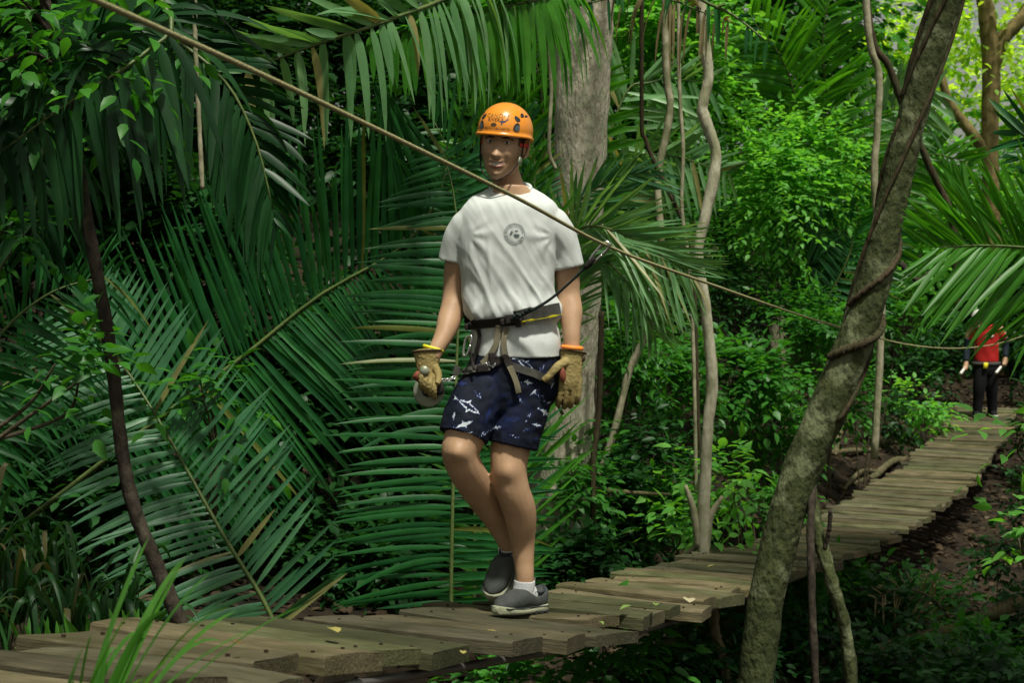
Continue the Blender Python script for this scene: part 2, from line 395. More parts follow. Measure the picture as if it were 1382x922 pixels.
M['alu'] = mat('aluminium', (.7, .7, .68), .28, .5, metallic=1); M['darkmetal'] = mat('dark_metal', (.05, .05, .055), .4, .5, metallic=.6)
M['helmet'] = mat('orange_helmet_shell', (.76, .245, .018), .24, .5, .3, 9, .03, 40, coat=.3, col2=(.82, .295, .03))
M['vent'] = mat('helmet_vent', (.012, .012, .014), .6); M['vent_pad'] = mat('helmet_vent_pad', (.07, .10, .11), .6)
M['ink'] = mat('dark_print', (.05, .032, .012), .7); M['ink_faint'] = mat('worn_print', (.26, .15, .03), .7); M['ink_blue'] = mat('blue_print', (.02, .035, .08), .6)
M['red_pad'] = mat('red_padding', (.55, .03, .015), .7)
M['shoe'] = mat('grey_canvas', (.045, .05, .048), .85, .25, .25, 30, .5, 400, col2=(.08, .086, .082))
M['sole'] = mat('rubber_sole', (.22, .23, .15), .7, .3, .3, 12, .3, 150, col2=(.33, .34, .23)); M['shoe_trim'] = mat('dark_trim', (.02, .025, .03), .7)
M['sock'] = mat('white_sock', (.62, .63, .64), .9, .2, bump=.5, bscale=350)
M['strap_green'] = mat('dark_green_cord', (.018, .032, .026), .7, .3, bump=.6, bscale=500)
M['plate'] = mat('grey_plate', (.20, .22, .16), .45, .5, .2, 30, .1, 60, col2=(.28, .30, .22), metallic=.3)

DM = 5.2; K = DM/FPX
def J(px, py, dd=0.): return P(px, py, DM+dd)
def sec(px, py, hw, hd, dd=0., tilt=0.):
    c = J(px, py, dd); return (c, Vector((hw*K, 0, -tilt*hw*K)), Vector((0, hd, 0)))
def tubeJ(pts, n=18, sub=None, flat=1.0):
    return tube_geo([J(*p[:3]) for p in pts], [p[3] for p in pts], n, sub or len(pts)*5, flat)
def catsecs(secs, n):
    A = [list(c)+list(u)+list(v_) for c, u, v_ in secs]; q = catmull(A, n)
    return [(Vector(r[:3]), Vector(r[3:6]), Vector(r[6:9])) for r in q]
FOOT_Y = 5.18
foot_z = zb(FOOT_Y)
person = thing('person', (J(705, 830).x, FOOT_Y, foot_z), 'smiling person in orange helmet, white t-shirt and navy shorts stepping along the planks', 'person')

# --- body: one surface, grown together from lofted limbs
torso = loft_geo(catsecs([sec(690, 250, 20, .055), sec(690, 268, 36, .06), sec(688, 285, 52, .08), sec(685, 320, 60, .10), sec(686, 380, 56, .10), sec(694, 440, 52, .10), sec(694, 500, 58, .11), sec(690, 540, 45, .10)], 30))
arm_l = tubeJ([(648, 304, 0, .04), (637, 310, 0, .04), (626, 328, .015, .043), (618, 355, .035, .049), (613, 393, .04, .042), (611, 418, .02, .0445), (602, 447, -.03, .038), (590, 470, -.07, .029), (583, 484, -.085, .028)])
arm_r = tubeJ([(730, 304, 0, .04), (741, 310, 0, .04), (755, 328, .012, .043), (764, 355, .03, .049), (767, 393, .035, .043), (769, 418, .015, .044), (771, 450, -.03, .033), (772, 470, -.045, .028), (772, 484, -.05, .027)])
leg_l = tubeJ([(662, 500, 0, .085), (640, 560, -.08, .083), (625, 596, -.11, .073), (621, 614, -.12, .066), (632, 640, -.075, .065), (653, 672, .02, .061), (673, 704, .085, .051), (684, 730, .115, .039), (688, 747, .13, .034), (688, 756, .135, .032)])
leg_r = tubeJ([(712, 500, 0, .088), (700, 560, -.03, .083), (689, 604, -.045, .074), (687, 636, -.06, .066), (692, 663, -.055, .063), (701, 690, -.025, .061), (705, 728, .015, .047), (707, 757, .01, .038), (708, 775, .0, .035), (708, 790, -.002, .033)])
Vb, Nb, Fb = remesh(*merge(torso, arm_l, arm_r, leg_l, leg_r), .006, 3)
# knee caps and calf muscle
def bump_at(Vv, c, r, amt, d):
    c = np.array(c); q = np.exp(-((Vv-c)**2).sum(1)/(2*r*r)); return Vv + q[:, None]*np.array(d)*amt
Vb = bump_at(Vb, J(617, 612, -.185), .026, .016, (0, -1, .1)); Vb = bump_at(Vb, J(685, 637, -.11), .026, .014, (0, -1, .1))
Vb = bump_at(Vb, J(726, 688, .05), .035, .010, (1, .5, 0)); Vb = bump_at(Vb, J(684, 680, .05), .03, .007, (-1, .4, 0))
Vb = bump_at(Vb, J(700, 720, -.05), .03, .006, (0, -1, 0)); Vb = bump_at(Vb, J(666, 690, .09), .03, .006, (1, .4, 0)); Vb = bump_at(Vb, J(640, 672, -.04), .03, .006, (-.6, -.8, 0))
for cx_, cy_, dd_ in ((617, 626, -.175), (685, 652, -.11)):          # hollow below and beside the kneecap
    Vb = bump_at(Vb, J(cx_, cy_, dd_), .018, -.004, (0, -1, 0))
for cx_, cy_, dd_ in ((596, 424, -.02), (780, 420, -.02)): Vb = bump_at(Vb, J(cx_, cy_, dd_), .03, .006, (-1 if cx_ < 690 else 1, -.5, 0))

# --- head (fine grid, sits on the neck inside the collar)
HO = J(680, 192, .0)
RH = Matrix.Rotation(math.radians(-13), 3, 'Z') @ Matrix.Rotation(math.radians(6), 3, 'Y') @ Matrix.Rotation(math.radians(3), 3, 'X')
def HL(p): return HO + RH @ Vector(p)
prof = np.array([  # z, half width, front, back
    (.126, .008, -.012, .014), (.118, .036, -.042, .045), (.10, .056, -.068, .072), (.07, .070, -.087, .090), (.04, .0745, -.094, .099), (.018, .0755, -.0955, .100), (0, .0745, -.093, .098),
    (-.025, .073, -.093, .092), (-.05, .070, -.094, .078), (-.075, .0645, -.094, .06), (-.095, .057, -.093, .045), (-.112, .046, -.091, .03), (-.125, .034, -.086, .01), (-.133, .020, -.075, -.01), (-.136, .006, -.06, -.03)])
nz_, na = 90, 96
pr = catmull(prof, nz_)
def mouth_z(x): return -.081 + 10.5*x*x
Vh = []
for z, hw, fr, bk in pr:
    cy = .0
    for j in range(na):
        a = 2*math.pi*j/na; ca, sa = math.cos(a), math.sin(a)
        pw = .86
        x = hw*math.copysign(abs(ca)**pw, ca); y_ = (bk if sa > 0 else -fr)*math.copysign(abs(sa)**pw, sa)
        if sa < .1:
            g = lambda x0, z0, sx, sz: math.exp(-((x-x0)/sx)**2/2-((z-z0)/sz)**2/2)
            f = sst(.1, -.5, sa); dy = 0
            t = (-.004-z)/.046
            if 0 <= t <= 1.35:
                h = .024*(t**1.3) if t <= 1 else .024*max(0, 1-((t-1)/.33)**2)
                dy += h*math.exp(-(x/(.0062+.0028*min(t, 1)))**2/2)
            dy += .005*(g(.010, -.047, .0048, .005) + g(-.010, -.047, .0048, .005))
            dy -= .0115*(g(.031, -.001, .015, .0095) + g(-.031, -.001, .015, .0095))
            dy += .005*(g(.028, .020, .018, .007)+g(-.028, .020, .018, .007)) + .003*g(0, .015, .012, .012)
            dy += .0075*(g(.042, -.04, .016, .015)+g(-.042, -.04, .016, .015))
            mz = mouth_z(x)
            dy += .0075*math.exp(-(x/.026)**4)*(math.exp(-((z-mz-.007)/.0045)**2/2)+1.15*math.exp(-((z-mz+.0085)/.005)**2/2))
            dy -= .006*math.exp(-(x/.024)**4)*math.exp(-((z-mz)/.0035)**2/2)
            dy -= .004*(g(.033, -.070, .004, .012)+g(-.033, -.070, .004, .012))
            dy += .009*g(0, -.118, .016, .011)
            y_ -= dy*f
        Vh.append(HL((x, y_, z)))
Fh = []; mh = []
for i in range(nz_-1):
    for j in range(na):
        a, b = i*na+j, i*na+(j+1) % na
        Fh.append((a, a+na, b+na, b))
        lp = RH.transposed() @ ((Vh[a]+Vh[b]+Vh[a+na]+Vh[b+na])/4 - HO); m_ = 0
        x, yy, z = lp
        if yy < -.06:
            mz = mouth_z(x); ax_ = abs(x)
            if ax_ < .0325:
                e = 1-(ax_/.0325)**2
                if abs(z-mz) < .0058*e: m_ = 2
                elif -.0155*e < z-mz < .0120*e: m_ = 1
            bz = .0115 + .004*math.cos((ax_-.03)/.02)-.004*sst(.035, .05, ax_)
            if .011 < ax_ < .051 and abs(z-bz) < .0036: m_ = 3
        if abs(x) > .062 and yy > -.052 and z > -.012: m_ = 4
        if z > .045 or (yy > .03 and z > -.04): m_ = 4
        mh.append(m_)
neck = tube_geo([HL((0, .018, -.03)), HL((0, .022, -.085)), J(688, 258, .045), J(689, 290, .04)], [.054, .053, .056, .070], 24, 14)
geoB = merge((Vb, Fb), (Vh, Fh), neck)
midx = [0]*len(Fb) + mh + [0]*len(neck[1])
body = mk('body', geoB[0], geoB[1], [M['skin'], M['lip'], M['teeth'], M['brow'], M['hair']], person, midx=midx)
for sx in (-1, 1):
    mk('eye', *sphere_geo(HL((sx*.031, -.0775, -.001)), .0115, .0112, .0075, 14, 10), M['eye'], person)
    mk('iris', *sphere_geo(HL((sx*.031+.0018, -.0862, -.001)), .0056, .0045, .0052, 12, 8), M['iris'], person)
    # upper lid crease
    lid = [HL((sx*(.031+dx), -.0885+abs(dx)*.35, .0065-(dx/.016)**2*.005)) for dx in (-.016, -.008, 0, .008, .016)]
    mk('eyelid', *tube_geo(lid, [.001, .0026, .003, .0026, .001], 6, 12), M['skin'], person)
    # ear
    pts = [HL((sx*(.074+.010*k2), .012+.012*k3, k4)) for k2, k3, k4 in ((.2, -.6, -.048), (.8, .3, -.044), (1.3, 1.2, -.02), (1.4, 1.3, .003), (.9, .6, .016), (.3, -.8, .010))]
    e1 = tube_geo(pts, [.005, .006, .006, .0055, .005, .004], 8, 22)
    e2 = loft_geo([(HL((sx*(.073), .012, -.02)), RH @ Vector((0, .012, 0)), RH @ Vector((0, 0, .027))), (HL((sx*(.080), .016, -.02)), RH @ Vector((0, .012, 0)), RH @ Vector((0, 0, .027)))], 14)
    mk('ear', *merge(e1, e2), M['skin'], person)

# --- t-shirt
tsec = lambda px, py, hw, hd, dd, tz: (J(px, py, dd), Vector((hw*K, 0, 0)), Vector((0, hd, tz)))
secs = catsecs([tsec(689, 253, 26, .070, .03, .020), tsec(689, 258, 36, .078, .022, .018), tsec(689, 265, 50, .086, .012, .012), tsec(689, 275, 61, .095, 0, .006), sec(688, 290, 67, .108), sec(685, 318, 68, .120), sec(684, 355, 65, .120), sec(686, 392, 62, .118), sec(691, 414, 65, .128), sec(693, 425, 64, .127), sec(694, 436, 58, .113), sec(695, 446, 59, .116), sec(697, 462, 61, .124), sec(698, 481, 61, .128)], 60)
tor = loft_geo(secs, 40, .92)
sl_l = tubeJ([(652, 293, 0, .048), (636, 299, .0, .057), (624, 314, .01, .059), (616, 335, .025, .057), (613, 352, .033, .058)], 22)
sl_r = tubeJ([(726, 293, 0, .048), (742, 299, 0, .057), (754, 315, .008, .060), (762, 338, .022, .058), (766, 360, .03, .060)], 22)
Vs, Ns, Fs = remesh(*merge(tor, sl_l, sl_r), .0045, 4)
def fold(p):
    x = (p[0]-J(690, 400).x); z = p[2]-J(690, 400).z; y_ = p[1]-DM
    # slanting drape folds from the chest towards the right hip, vertical ones to the left
    u = x*.86+z*.50; v_ = -x*.50+z*.86
    n1 = noise.noise(Vector((u*15, v_*2.2, y_*3))); n2 = noise.noise(Vector((x*17+9, z*3.0, y_*5)))
    n3 = noise.noise(Vector((x*34, z*16, y_*20+4)))
    low = sst(.30, .0, z); band = math.exp(-((z+.06)/.035)**2)
    r1 = 1-min(1.2, abs(n1)*4.2); r2 = 1-min(1.2, abs(n2)*3.6)
    below = sst(-.10, -.14, z); arm = 0
    for sx_, ax0, az0 in ((-1, J(632, 318).x, J(632, 318).z), (1, J(748, 320).x, J(748, 320).z)):     # creases pulling away from the armpits
        dx_, dz_ = p[0]-ax0, p[2]-az0; dist = math.hypot(dx_, dz_)
        inw = sst(-.1, .8, (-sx_*dx_*.9-dz_*.35)/(dist+1e-5))
        arm += math.cos(math.atan2(dz_, -sx_*dx_)*9 + 5*noise.noise(Vector((p[0]*8, p[2]*8, 1+sx_))))*math.exp(-(dist/.10)**2)*sst(.015, .05, dist)*inw
    pleat = math.cos(x*150 + 5*noise.noise(Vector((x*14, z*9, 7))))*math.exp(-((z+.055)/.028)**2)
    mk_ = .35+.65*max(0, min(1, .5+1.6*noise.noise(Vector((x*6+3, z*6, y_*3)))))
    n4 = noise.noise(Vector((u*38+2, v_*6, y_*9))); r4 = 1-abs(n4)*2
    return mk_*(.0062*max(r1, -.2)*(.3+.7*low) + .006*max(r2, -.2)*low)*(1-below) + .002*r4*mk_*(1-below) + .0025*n3 + .0022*arm + .0022*pleat + .005*band*noise.noise(Vector((x*45, z*9, y_*30))) + below*(.004*noise.noise(Vector((x*20, z*12, y_*8)))+.003*noise.noise(Vector((u*30, v_*10, 2))))
dsp = np.array([fold(p) for p in Vs]); Vs = Vs + Ns*dsp[:, None]
shirt = mk('t_shirt', Vs, Fs, M['shirt'], person); shirt['label'] = 'crumpled white cotton t-shirt with round dark chest print'
bvh_shirt = BVHTree.FromPolygons([Vector(v) for v in Vs], Fs)
# ribbed collar and hems
mk('collar', *tube_geo([J(689+27*math.cos(a), 253.2-7.4*math.sin(a), .03+.072*math.sin(a)) for a in np.linspace(0, 2*math.pi, 33)], [.0075]*33, 8, 66), M['shirt'], person)

# --- shorts with printed sharks
pel = loft_geo(catsecs([sec(696, 462, 57, .108), sec(695, 480, 61, .120), sec(692, 505, 66, .128), sec(686, 535, 66, .125), sec(683, 556, 50, .11)], 24), 36, .9)
sh_l = tubeJ([(668, 500, 0, .092), (650, 530, -.05, .096), (634, 562, -.085, .096), (625, 590, -.11, .090)], 26)
sh_r = tubeJ([(714, 500, 0, .094), (708, 535, -.02, .098), (699, 570, -.035, .096), (692, 602, -.045, .092)], 26)
Vt, Nt, Ft = remesh(*merge(pel, sh_l, sh_r), .0042, 4)
dsp = np.array([.006*noise.noise(Vector((p[0]*16, p[1]*12, p[2]*5)))+.003*noise.noise(Vector(p)*38) for p in Vt]); Vt = Vt + Nt*dsp[:, None]
shark = np.array([(-1, .12), (-.72, .02), (-.3, .20), (-.12, .22), (.02, .46), (.14, .22), (.5, .17), (.95, .02), (.6, -.12), (.28, -.14), (.1, -.38), (.04, -.15), (-.35, -.10), (-.72, -.03), (-.95, -.22), (-.85, -.02)])
def inside(pts, poly):
    x, y_ = pts[:, 0], pts[:, 1]; c = np.zeros(len(pts), bool); n = len(poly); j = n-1
    for i in range(n):
        xi, yi = poly[i]; xj, yj = poly[j]
        c ^= ((yi > y_) != (yj > y_)) & (x < (xj-xi)*(y_-yi)/(yj-yi+1e-12)+xi); j = i
    return c
U0 = J(690, 540); uv = np.stack([(Vt[:, 0]-U0.x)/K, (Vt[:, 2]-U0.z)/K], 1)      # cloth coordinates in units of ~2.7 mm
front = Nt[:, 1] < .15; prt = np.zeros(len(Vt), np.float32)
for (x, y_, s, ang, val, hollow) in [(-58, -3, 22, -32, 1, 1), (-62, -27, 14, 20, 1, 0), (-60, -40, 11, 20, .95, 0), (-75, -16, 7, 80, .9, 0), (18, 50, 20, -38, 1, 1), (21, 27, 9, -10, 1, 0), (39, 6, 11, -45, .8, 1),
                                     (44, -14, 12, -40, .9, 0), (22, -20, 8, 60, .85, 1), (20, -36, 6, 20, .7, 1), (-66, 25, 9, 5, .35, 0), (-8, 10, 10, 30, .22, 1), (55, 22, 5, 60, .9, 0), (40, 44, 8, 55, .8, 1), (2, -22, 12, 10, .3, 1), (-6, 62, 9, 20, .3, 0), (48, 62, 6, 10, .5, 1), (-30, -14, 11, 70, .3, 0), (-46, 42, 8, -10, .3, 0), (-22, 22, 7, 40, .2, 1), (-2, -2, 7, 70, .35, 1), (30, -50, 7, 10, .3, 1), (8, 36, 8, -30, .85, 1), (-20, -34, 9, 15, .85, 0), (30, 14, 7, 40, .9, 0), (4, -44, 8, -20, .8, 1), (-44, 12, 8, -50, .8, 1), (-36, -40, 8, 30, .9, 1), (50, -2, 6, 20, .85, 0), (12, 4, 6, -60, .75, 0), (33, -30, 8, -15, .85, 0)]:
    a = math.radians(ang); R = np.array([[math.cos(a), -math.sin(a)], [math.sin(a), math.cos(a)]])
    for face, sgn in ((front, 1), (~front, -1)):
        q = uv*np.array([sgn, 1.0]); loc = (q-np.array([x, y_])) @ R / s
        I = inside(loc, shark)
        if hollow: I &= ~inside((loc-np.array([.02, .03]))*np.array([1.35, 1.9]), shark)
        prt[I & face] = val
me = mk('shorts', Vt, Ft, None, person, rnd=prt); me.data.materials.clear()
def print_mat():
    m = bpy.data.materials.new('shark_print_cotton'); m.use_nodes = True; t = m.node_tree; b = t.nodes['Principled BSDF']
    at = t.nodes.new('ShaderNodeAttribute'); at.attribute_name = 'rnd'; rp = t.nodes.new('ShaderNodeValToRGB'); e = rp.color_ramp.elements
    e[0].color = (.0035, .006, .016, 1); e[1].color = (.62, .68, .70, 1)
    x = e.new(.3); x.color = (.008, .018, .085, 1); x = e.new(.55); x.color = (.03, .05, .2, 1); x = e.new(.8); x.color = (.45, .5, .55, 1)
    tc = t.nodes.new('ShaderNodeTexCoord'); nz = t.nodes.new('ShaderNodeTexNoise'); nz.inputs['Scale'].default_value = 13; t.links.new(tc.outputs['Object'], nz.inputs['Vector'])
    r2 = t.nodes.new('ShaderNodeValToRGB'); r2.color_ramp.elements[0].position = .52; r2.color_ramp.elements[1].position = .70; r2.color_ramp.elements[0].color = (0, 0, 0, 1); r2.color_ramp.elements[1].color = (.002, .005, .028, 1)
    t.links.new(nz.outputs[0], r2.inputs[0]); mx = t.nodes.new('ShaderNodeMix'); mx.data_type = 'RGBA'; mx.blend_type = 'ADD'; mx.inputs[0].default_value = 1
    t.links.new(at.outputs['Fac'], rp.inputs[0]); t.links.new(rp.outputs[0], mx.inputs[6]); t.links.new(r2.outputs[0], mx.inputs[7]); t.links.new(mx.outputs[2], b.inputs['Base Color'])
    b.inputs['Roughness'].default_value = .8; b.inputs['Specular IOR Level'].default_value = .25
    return m
me.data.materials.append(print_mat()); me['label'] = 'navy shorts printed with white sharks'
bvh_short = BVHTree.FromPolygons([Vector(v) for v in Vt], Ft)
def surf(px, py, off=.006):
    """point on the clothes at the given place of the front"""
    o_ = Vector((0, 0, CAMZ)); d_ = (P(px, py, 5) - o_).normalized(); best = None
    for b in (bvh_shirt, bvh_short):
        l, n, i_, ds = b.ray_cast(o_, d_)
        if l is not None and (best is None or ds < best[2]): best = (l, n, ds)
    if best is None: return J(px, py, -.12), Vector((0, -1, 0))
    return best[0] + best[1]*off, best[1]
def ribbon(name, pts, width, mt, off=.006, th=.003, sub=24, parent=person):
    """flat strap laid over the clothes along pixel points of the front"""
    q = catmull(pts, sub); S = [surf(x, y_, off) for x, y_ in q]
    c = np.array([list(s[0]) for s in S]); n = np.array([list(s[1]) for s in S])
    for _ in range(3):
        n[1:-1] = (n[:-2]+n[1:-1]+n[2:])/3; c[1:-1] = (c[:-2]+2*c[1:-1]+c[2:])/4
    n /= np.linalg.norm(n, axis=1)[:, None]
    T = np.gradient(c, axis=0); T /= np.linalg.norm(T, axis=1)[:, None]; W_ = np.cross(T, n)
    V = []; F = []
    for i in range(len(c)):
        for a, b in ((-1, 0), (1, 0), (1, 1), (-1, 1)):
            V.append(c[i] + W_[i]*a*width/2 + n[i]*th*b)
    for i in range(len(c)-1):
        for j in range(4):
            a, b = i*4+j, i*4+(j+1) % 4; F.append((a, b, b+4, a+4))
    F += [(3, 2, 1, 0), tuple(len(V)-4+j for j in range(4))]
    return mk(name, V, F, mt, parent, smooth=False)

# --- chest print (ring, three marks, lettering strokes)
def flat_on(name, polys, mt, proj, parent):
    V = []; F = []
    for poly in polys:
        b = len(V); V += [proj(*p) for p in poly]; F.append(tuple(range(b, len(V))))
    return mk(name, V, F, mt, parent, smooth=False)
M['tee_ink'] = mat('faded_chest_print', (.10, .13, .13), .9); M['tee_ink_faint'] = mat('faint_chest_print', (.33, .36, .35), .9)
pj = lambda x, y_: surf(x, y_, .0016)[0]
lc = (694.3, 315.5)
def arc(r0, r1, a0, a1, n=6):
    A = np.linspace(math.radians(a0), math.radians(a1), n)
    return [(lc[0]+r1*math.cos(a), lc[1]+r1*math.sin(a)) for a in A] + [(lc[0]+r0*math.cos(a), lc[1]+r0*math.sin(a)) for a in A[::-1]]
ring = [arc(13.2, 14.4, k*15, k*15+16, 4) for k in range(24)]
lett = [arc(10.0, 12.4, a, a+8, 3) for a in list(range(190, 352, 13))+list(range(20, 168, 14))]
flat_on('chest_print_lettering', ring+lett, M['tee_ink_faint'], pj, person)
flat_on('chest_print_emblem', [[(687.5, 316), (690, 311.5), (692.5, 313), (690, 317.5)], [(693, 316.5), (696, 315.7), (701.5, 316.4), (700.5, 319), (697, 320.2), (694, 319.2)], [(695.5, 311), (699, 310.6), (699, 312), (695.3, 312.3)], [(703.2, 321), (705, 319), (705.5, 320.5), (703.5, 322.8)], [(681.2, 317.5), (682.8, 318.5), (682.6, 320.3), (681.6, 320)]], M['tee_ink'], pj, person)

# --- helmet
HC = (0, .008, .041); HR = (.1005, .120, .104)
def hs_(az, el, o_=0.):
    ce, se = math.cos(el), math.sin(el)
    return ((HR[0]+o_)*ce*math.sin(az)+HC[0], -(HR[1]+o_)*ce*math.cos(az)+HC[1], (HR[2]+o_)*se+HC[2])
V = []; F = []; n1, n2 = 22, 56
rows = [(-.20, .006), (-.17, .008), (-.13, .007), (-.10, .002)] + [(e, 0) for e in np.linspace(-.06, math.pi/2-.02, n2-34)]
rows = [(-.13, -.010)] + rows
for e, o_ in rows:
    for j in range(64):
        az = 2*math.pi*j/64; dn = .10*sst(.2, 1.0, (1-math.cos(az))/2)      # rim drops a little towards the nape
        rr = o_ + .0035*math.exp(-((e-.22)/.12)**2)*0
        V.append(HL(hs_(az, e-dn*max(0, 1-e*2.5), rr)))
nr = len(rows)
for i in range(nr-1):
    for j in range(64):
        a, b = i*64+j, i*64+(j+1) % 64; F.append((a, b, b+64, a+64))
F.append(tuple((nr-1)*64+j for j in range(64)))
helm = mk('helmet', V, F, M['helmet'], person); helm['label'] = 'glossy orange hard helmet with dark vents and worn printing'
def hp(x, z, off=.0012):
    """front of the shell at head coordinates x,z"""
    q = 1-((x-HC[0])/HR[0])**2-((z-HC[2])/HR[2])**2
    y_ = HC[1]-HR[1]*math.sqrt(max(q, .0004)); nrm = Vector(((x-HC[0])/HR[0]**2, (y_-HC[1])/HR[1]**2, (z-HC[2])/HR[2]**2)).normalized()
    return HL(Vector((x, y_, z))+nrm*off)
def vent_patch(x, z, a, b, ang, mt, off=.0012):  # flat patch on the shell, dark ones paint the shade inside an opening
    V = [hp(x, z, off)]; c_, s_ = math.cos(ang), math.sin(ang)
    for k in range(18):
        t = 2*math.pi*k/18; u, v_ = a*math.cos(t)*(1+.25*math.cos(t)), b*math.sin(t)
        V.append(hp(min(max(x+u*c_-v_*s_, -.0985), .0985), z+u*s_+v_*c_, off))
    return mk('vent', V, [(0, 1+k, 1+(k+1) % 18) for k in range(18)], mt, helm)
for sx in (1, -1):
    ox = .062 if sx > 0 else .066
    vent_patch(sx*ox, .052, .015, .0095, math.pi/2-sx*.12, M['vent'])
    vent_patch(sx*(ox+.002), .050, .0105, .0075, math.pi/2-sx*.12, M['vent_pad'], .002)  # grey-blue patch painted for the view through the opening
    vent_patch(sx*(ox-.001), .083, .0125, .0062, math.pi/2+sx*.75, M['vent'])
    vent_patch(sx*(ox+.008), .098, .0085, .0042, math.pi/2+sx*.45, M['vent'])
    vent_patch(sx*(ox+.017), .098, .0042, .003, math.pi/2+sx*.3, M['vent'])
def text_geo(txt, size, x0, z0, mt, name, slant=0.):
    cu = bpy.data.curves.new('t', 'FONT'); cu.body = txt; cu.size = size; cu.align_x = 'CENTER'; cu.resolution_u = 2
    ob = bpy.data.objects.new('t', cu); C.objects.link(ob)
    me_ = bpy.data.meshes.new_from_object(ob.evaluated_get(bpy.context.evaluated_depsgraph_get()))
    V = [hp(x0+v.co.x, z0+v.co.y+v.co.x*slant, .0014) for v in me_.vertices]; F = [tuple(p.vertices) for p in me_.polygons]
    bpy.data.objects.remove(ob); bpy.data.curves.remove(cu); bpy.data.meshes.remove(me_)
    return mk(name, V, F, mt, helm, smooth=False)
text_geo('CANOPY', .021, -.006, .083, M['ink_faint'], 'lettering'); text_geo('RIVER', .018, -.018, .069, M['ink'], 'lettering')
text_geo('PUERTO VALLARTA', .0118, -.010, .041, M['ink'], 'lettering')
def hpoly(name, polys, mt):
    return flat_on(name, polys, mt, lambda x, z: hp(x, z, .0014), helm)
hpoly('printed_figure', [[(.003, .071), (.012, .066), (.022, .068), (.028, .074), (.034, .080), (.030, .082), (.024, .075), (.018, .073), (.010, .073)], [(.010, .069), (.016, .069), (.015, .060), (.011, .060)], [(.012, .074), (.016, .078), (.013, .081), (.009, .078)]], M['ink_blue'])
hpoly('printed_oval', [[(-.016+.011*math.cos(t), .058+.0055*math.sin(t)) for t in np.linspace(0, 2*math.pi, 14)[:-1]]], M['ink'])
# red padding and straps
pts = [HL((.079*math.cos(a), .012+.095*math.sin(a), -.004)) for a in np.linspace(-.55, math.pi+.55, 24)]
mk('padding', *tube_geo(pts, [.008]*24, 8, 40), M['red_pad'], helm)
st = [HL(p) for p in ((.080, -.028, .02), (.078, -.03, -.03), (.071, -.045, -.068), (.055, -.075, -.105), (.03, -.094, -.128), (0, -.099, -.140), (-.03, -.094, -.128), (-.055, -.075, -.105), (-.071, -.045, -.068), (-.078, -.03, -.03), (-.080, -.028, .02))]
mk('chin_strap', *tube_geo(st, [.0045]*len(st), 8, 60, .55), M['web_dark'], helm)
for sx in (1, -1):
    mk('rear_strap', *tube_geo([HL((sx*.08, .05, 0)), HL((sx*.078, .01, -.04)), HL((sx*.073, -.04, -.066))], [.004]*3, 8, 16, .5), M['web_dark'], helm)
mk('strap_buckle', *box_geo(HL((.0755, -.043, -.062)), RH @ Vector((.004, 0, .001)), RH @ Vector((.002, .009, -.004)), RH @ Vector((0, .004, .014)), .003), M['plate'], helm)

# --- shoes and socks
def shoe(name, heel, toe, up, sole_mt=M['sole']):
    """heel/toe: sole ends (world); up: shoe up direction"""
    heel, toe, up = Vector(heel), Vector(toe), Vector(up).normalized()
    f = (toe-heel); L = f.length; f = f/L; up = (up-f*up.dot(f)).normalized(); s = up.cross(f)
    def S(u, hw, zlo, zhi, shift=0.):
        c = heel + f*(u*L) + s*shift + up*((zlo+zhi)/2); return (c, s*hw, up*((zhi-zlo)/2))
    U = [(.0, .020), (.04, .031), (.15, .0365), (.35, .036), (.55, .042), (.72, .048), (.86, .044), (.95, .031), (1.0, .012)]
    sole = loft_geo(catsecs([S(u, h+.004, 0, .026+.006*math.cos(u*6), .004*math.sin(u*3)) for u, h in U], 30), 20, .45)
    Up = [(.010, .018, .070), (.04, .031, .096), (.10, .036, .088), (.20, .037, .074), (.32, .038, .072), (.42, .039, .086), (.52, .043, .092), (.66, .046, .078), (.80, .044, .066), (.91, .033, .053), (.975, .012, .036)]
    upper = loft_geo(catsecs([S(u, h, .015, z) for u, h, z in Up], 34), 26, .8)
    root = mk(name, *upper, M['shoe'], person)
    mk('sole', *sole, sole_mt, root)
    mk('sole_stripe', *tube_geo([heel+f*(u*L)+s*(sg*(h+.0035))+up*.024 for sg, seq in ((1, U[1:-1]), (-1, U[1:-1][::-1])) for u, h in seq], [.0028]*14, 6, 50), M['shoe_trim'], root)
    op = [heel+f*(L*(.24+.20*math.cos(t)))+s*(.030*math.sin(t))+up*(.074+.020*math.cos(t)**2) for t in np.linspace(0, 2*math.pi, 21)]
    mk('opening_trim', *tube_geo(op, [.0055]*21, 8, 44), M['shoe_trim'], root)
    for k in range(7):          # sole grooves
        u = .1+.12*k
        mk('sole_groove', *box_geo(heel+f*(u*L)+up*.004, f*.005, s*.046, up*.005), M['shoe_trim'], root, smooth=False)
    return root, f, s, up, L
def bz(x, y_): return zb(y_)
ctr = P(703, 828, FOOT_Y); fdir = Vector((-.60, -.80, 0)).normalized(); fz = zb(FOOT_Y)+.010
sl_ = (zb(FOOT_Y+.2)-zb(FOOT_Y-.2))/.4
h_ = Vector((ctr.x, FOOT_Y, fz)) - fdir*.135; t_ = Vector((ctr.x, FOOT_Y, fz)) + fdir*.15
h_.z = fz + (h_.y-FOOT_Y)*sl_ + .006; t_.z = fz + (t_.y-FOOT_Y)*sl_ + .006
r1_, f1, s1, u1, L1 = shoe('shoe', h_, t_, (0, 0, 1))
ank = h_ + f1*.06 + u1*.05
mk('sock', *tube_geo([ank+f1*.06-u1*.02, ank+f1*.03+u1*.02, J(706, 803, .0), J(707.5, 792, .0), J(708, 784, .0)], [.030, .034, .0385, .0395, .0385], 20, 26), M['sock'], person)
h2 = J(688, 744, .125) + Vector((.034, .092, -.010)); t2 = J(652, 806, .03)
t2 = h2 + (t2-h2).normalized()*.0 + Vector((-.37, -.73, -.57)).normalized()*.275
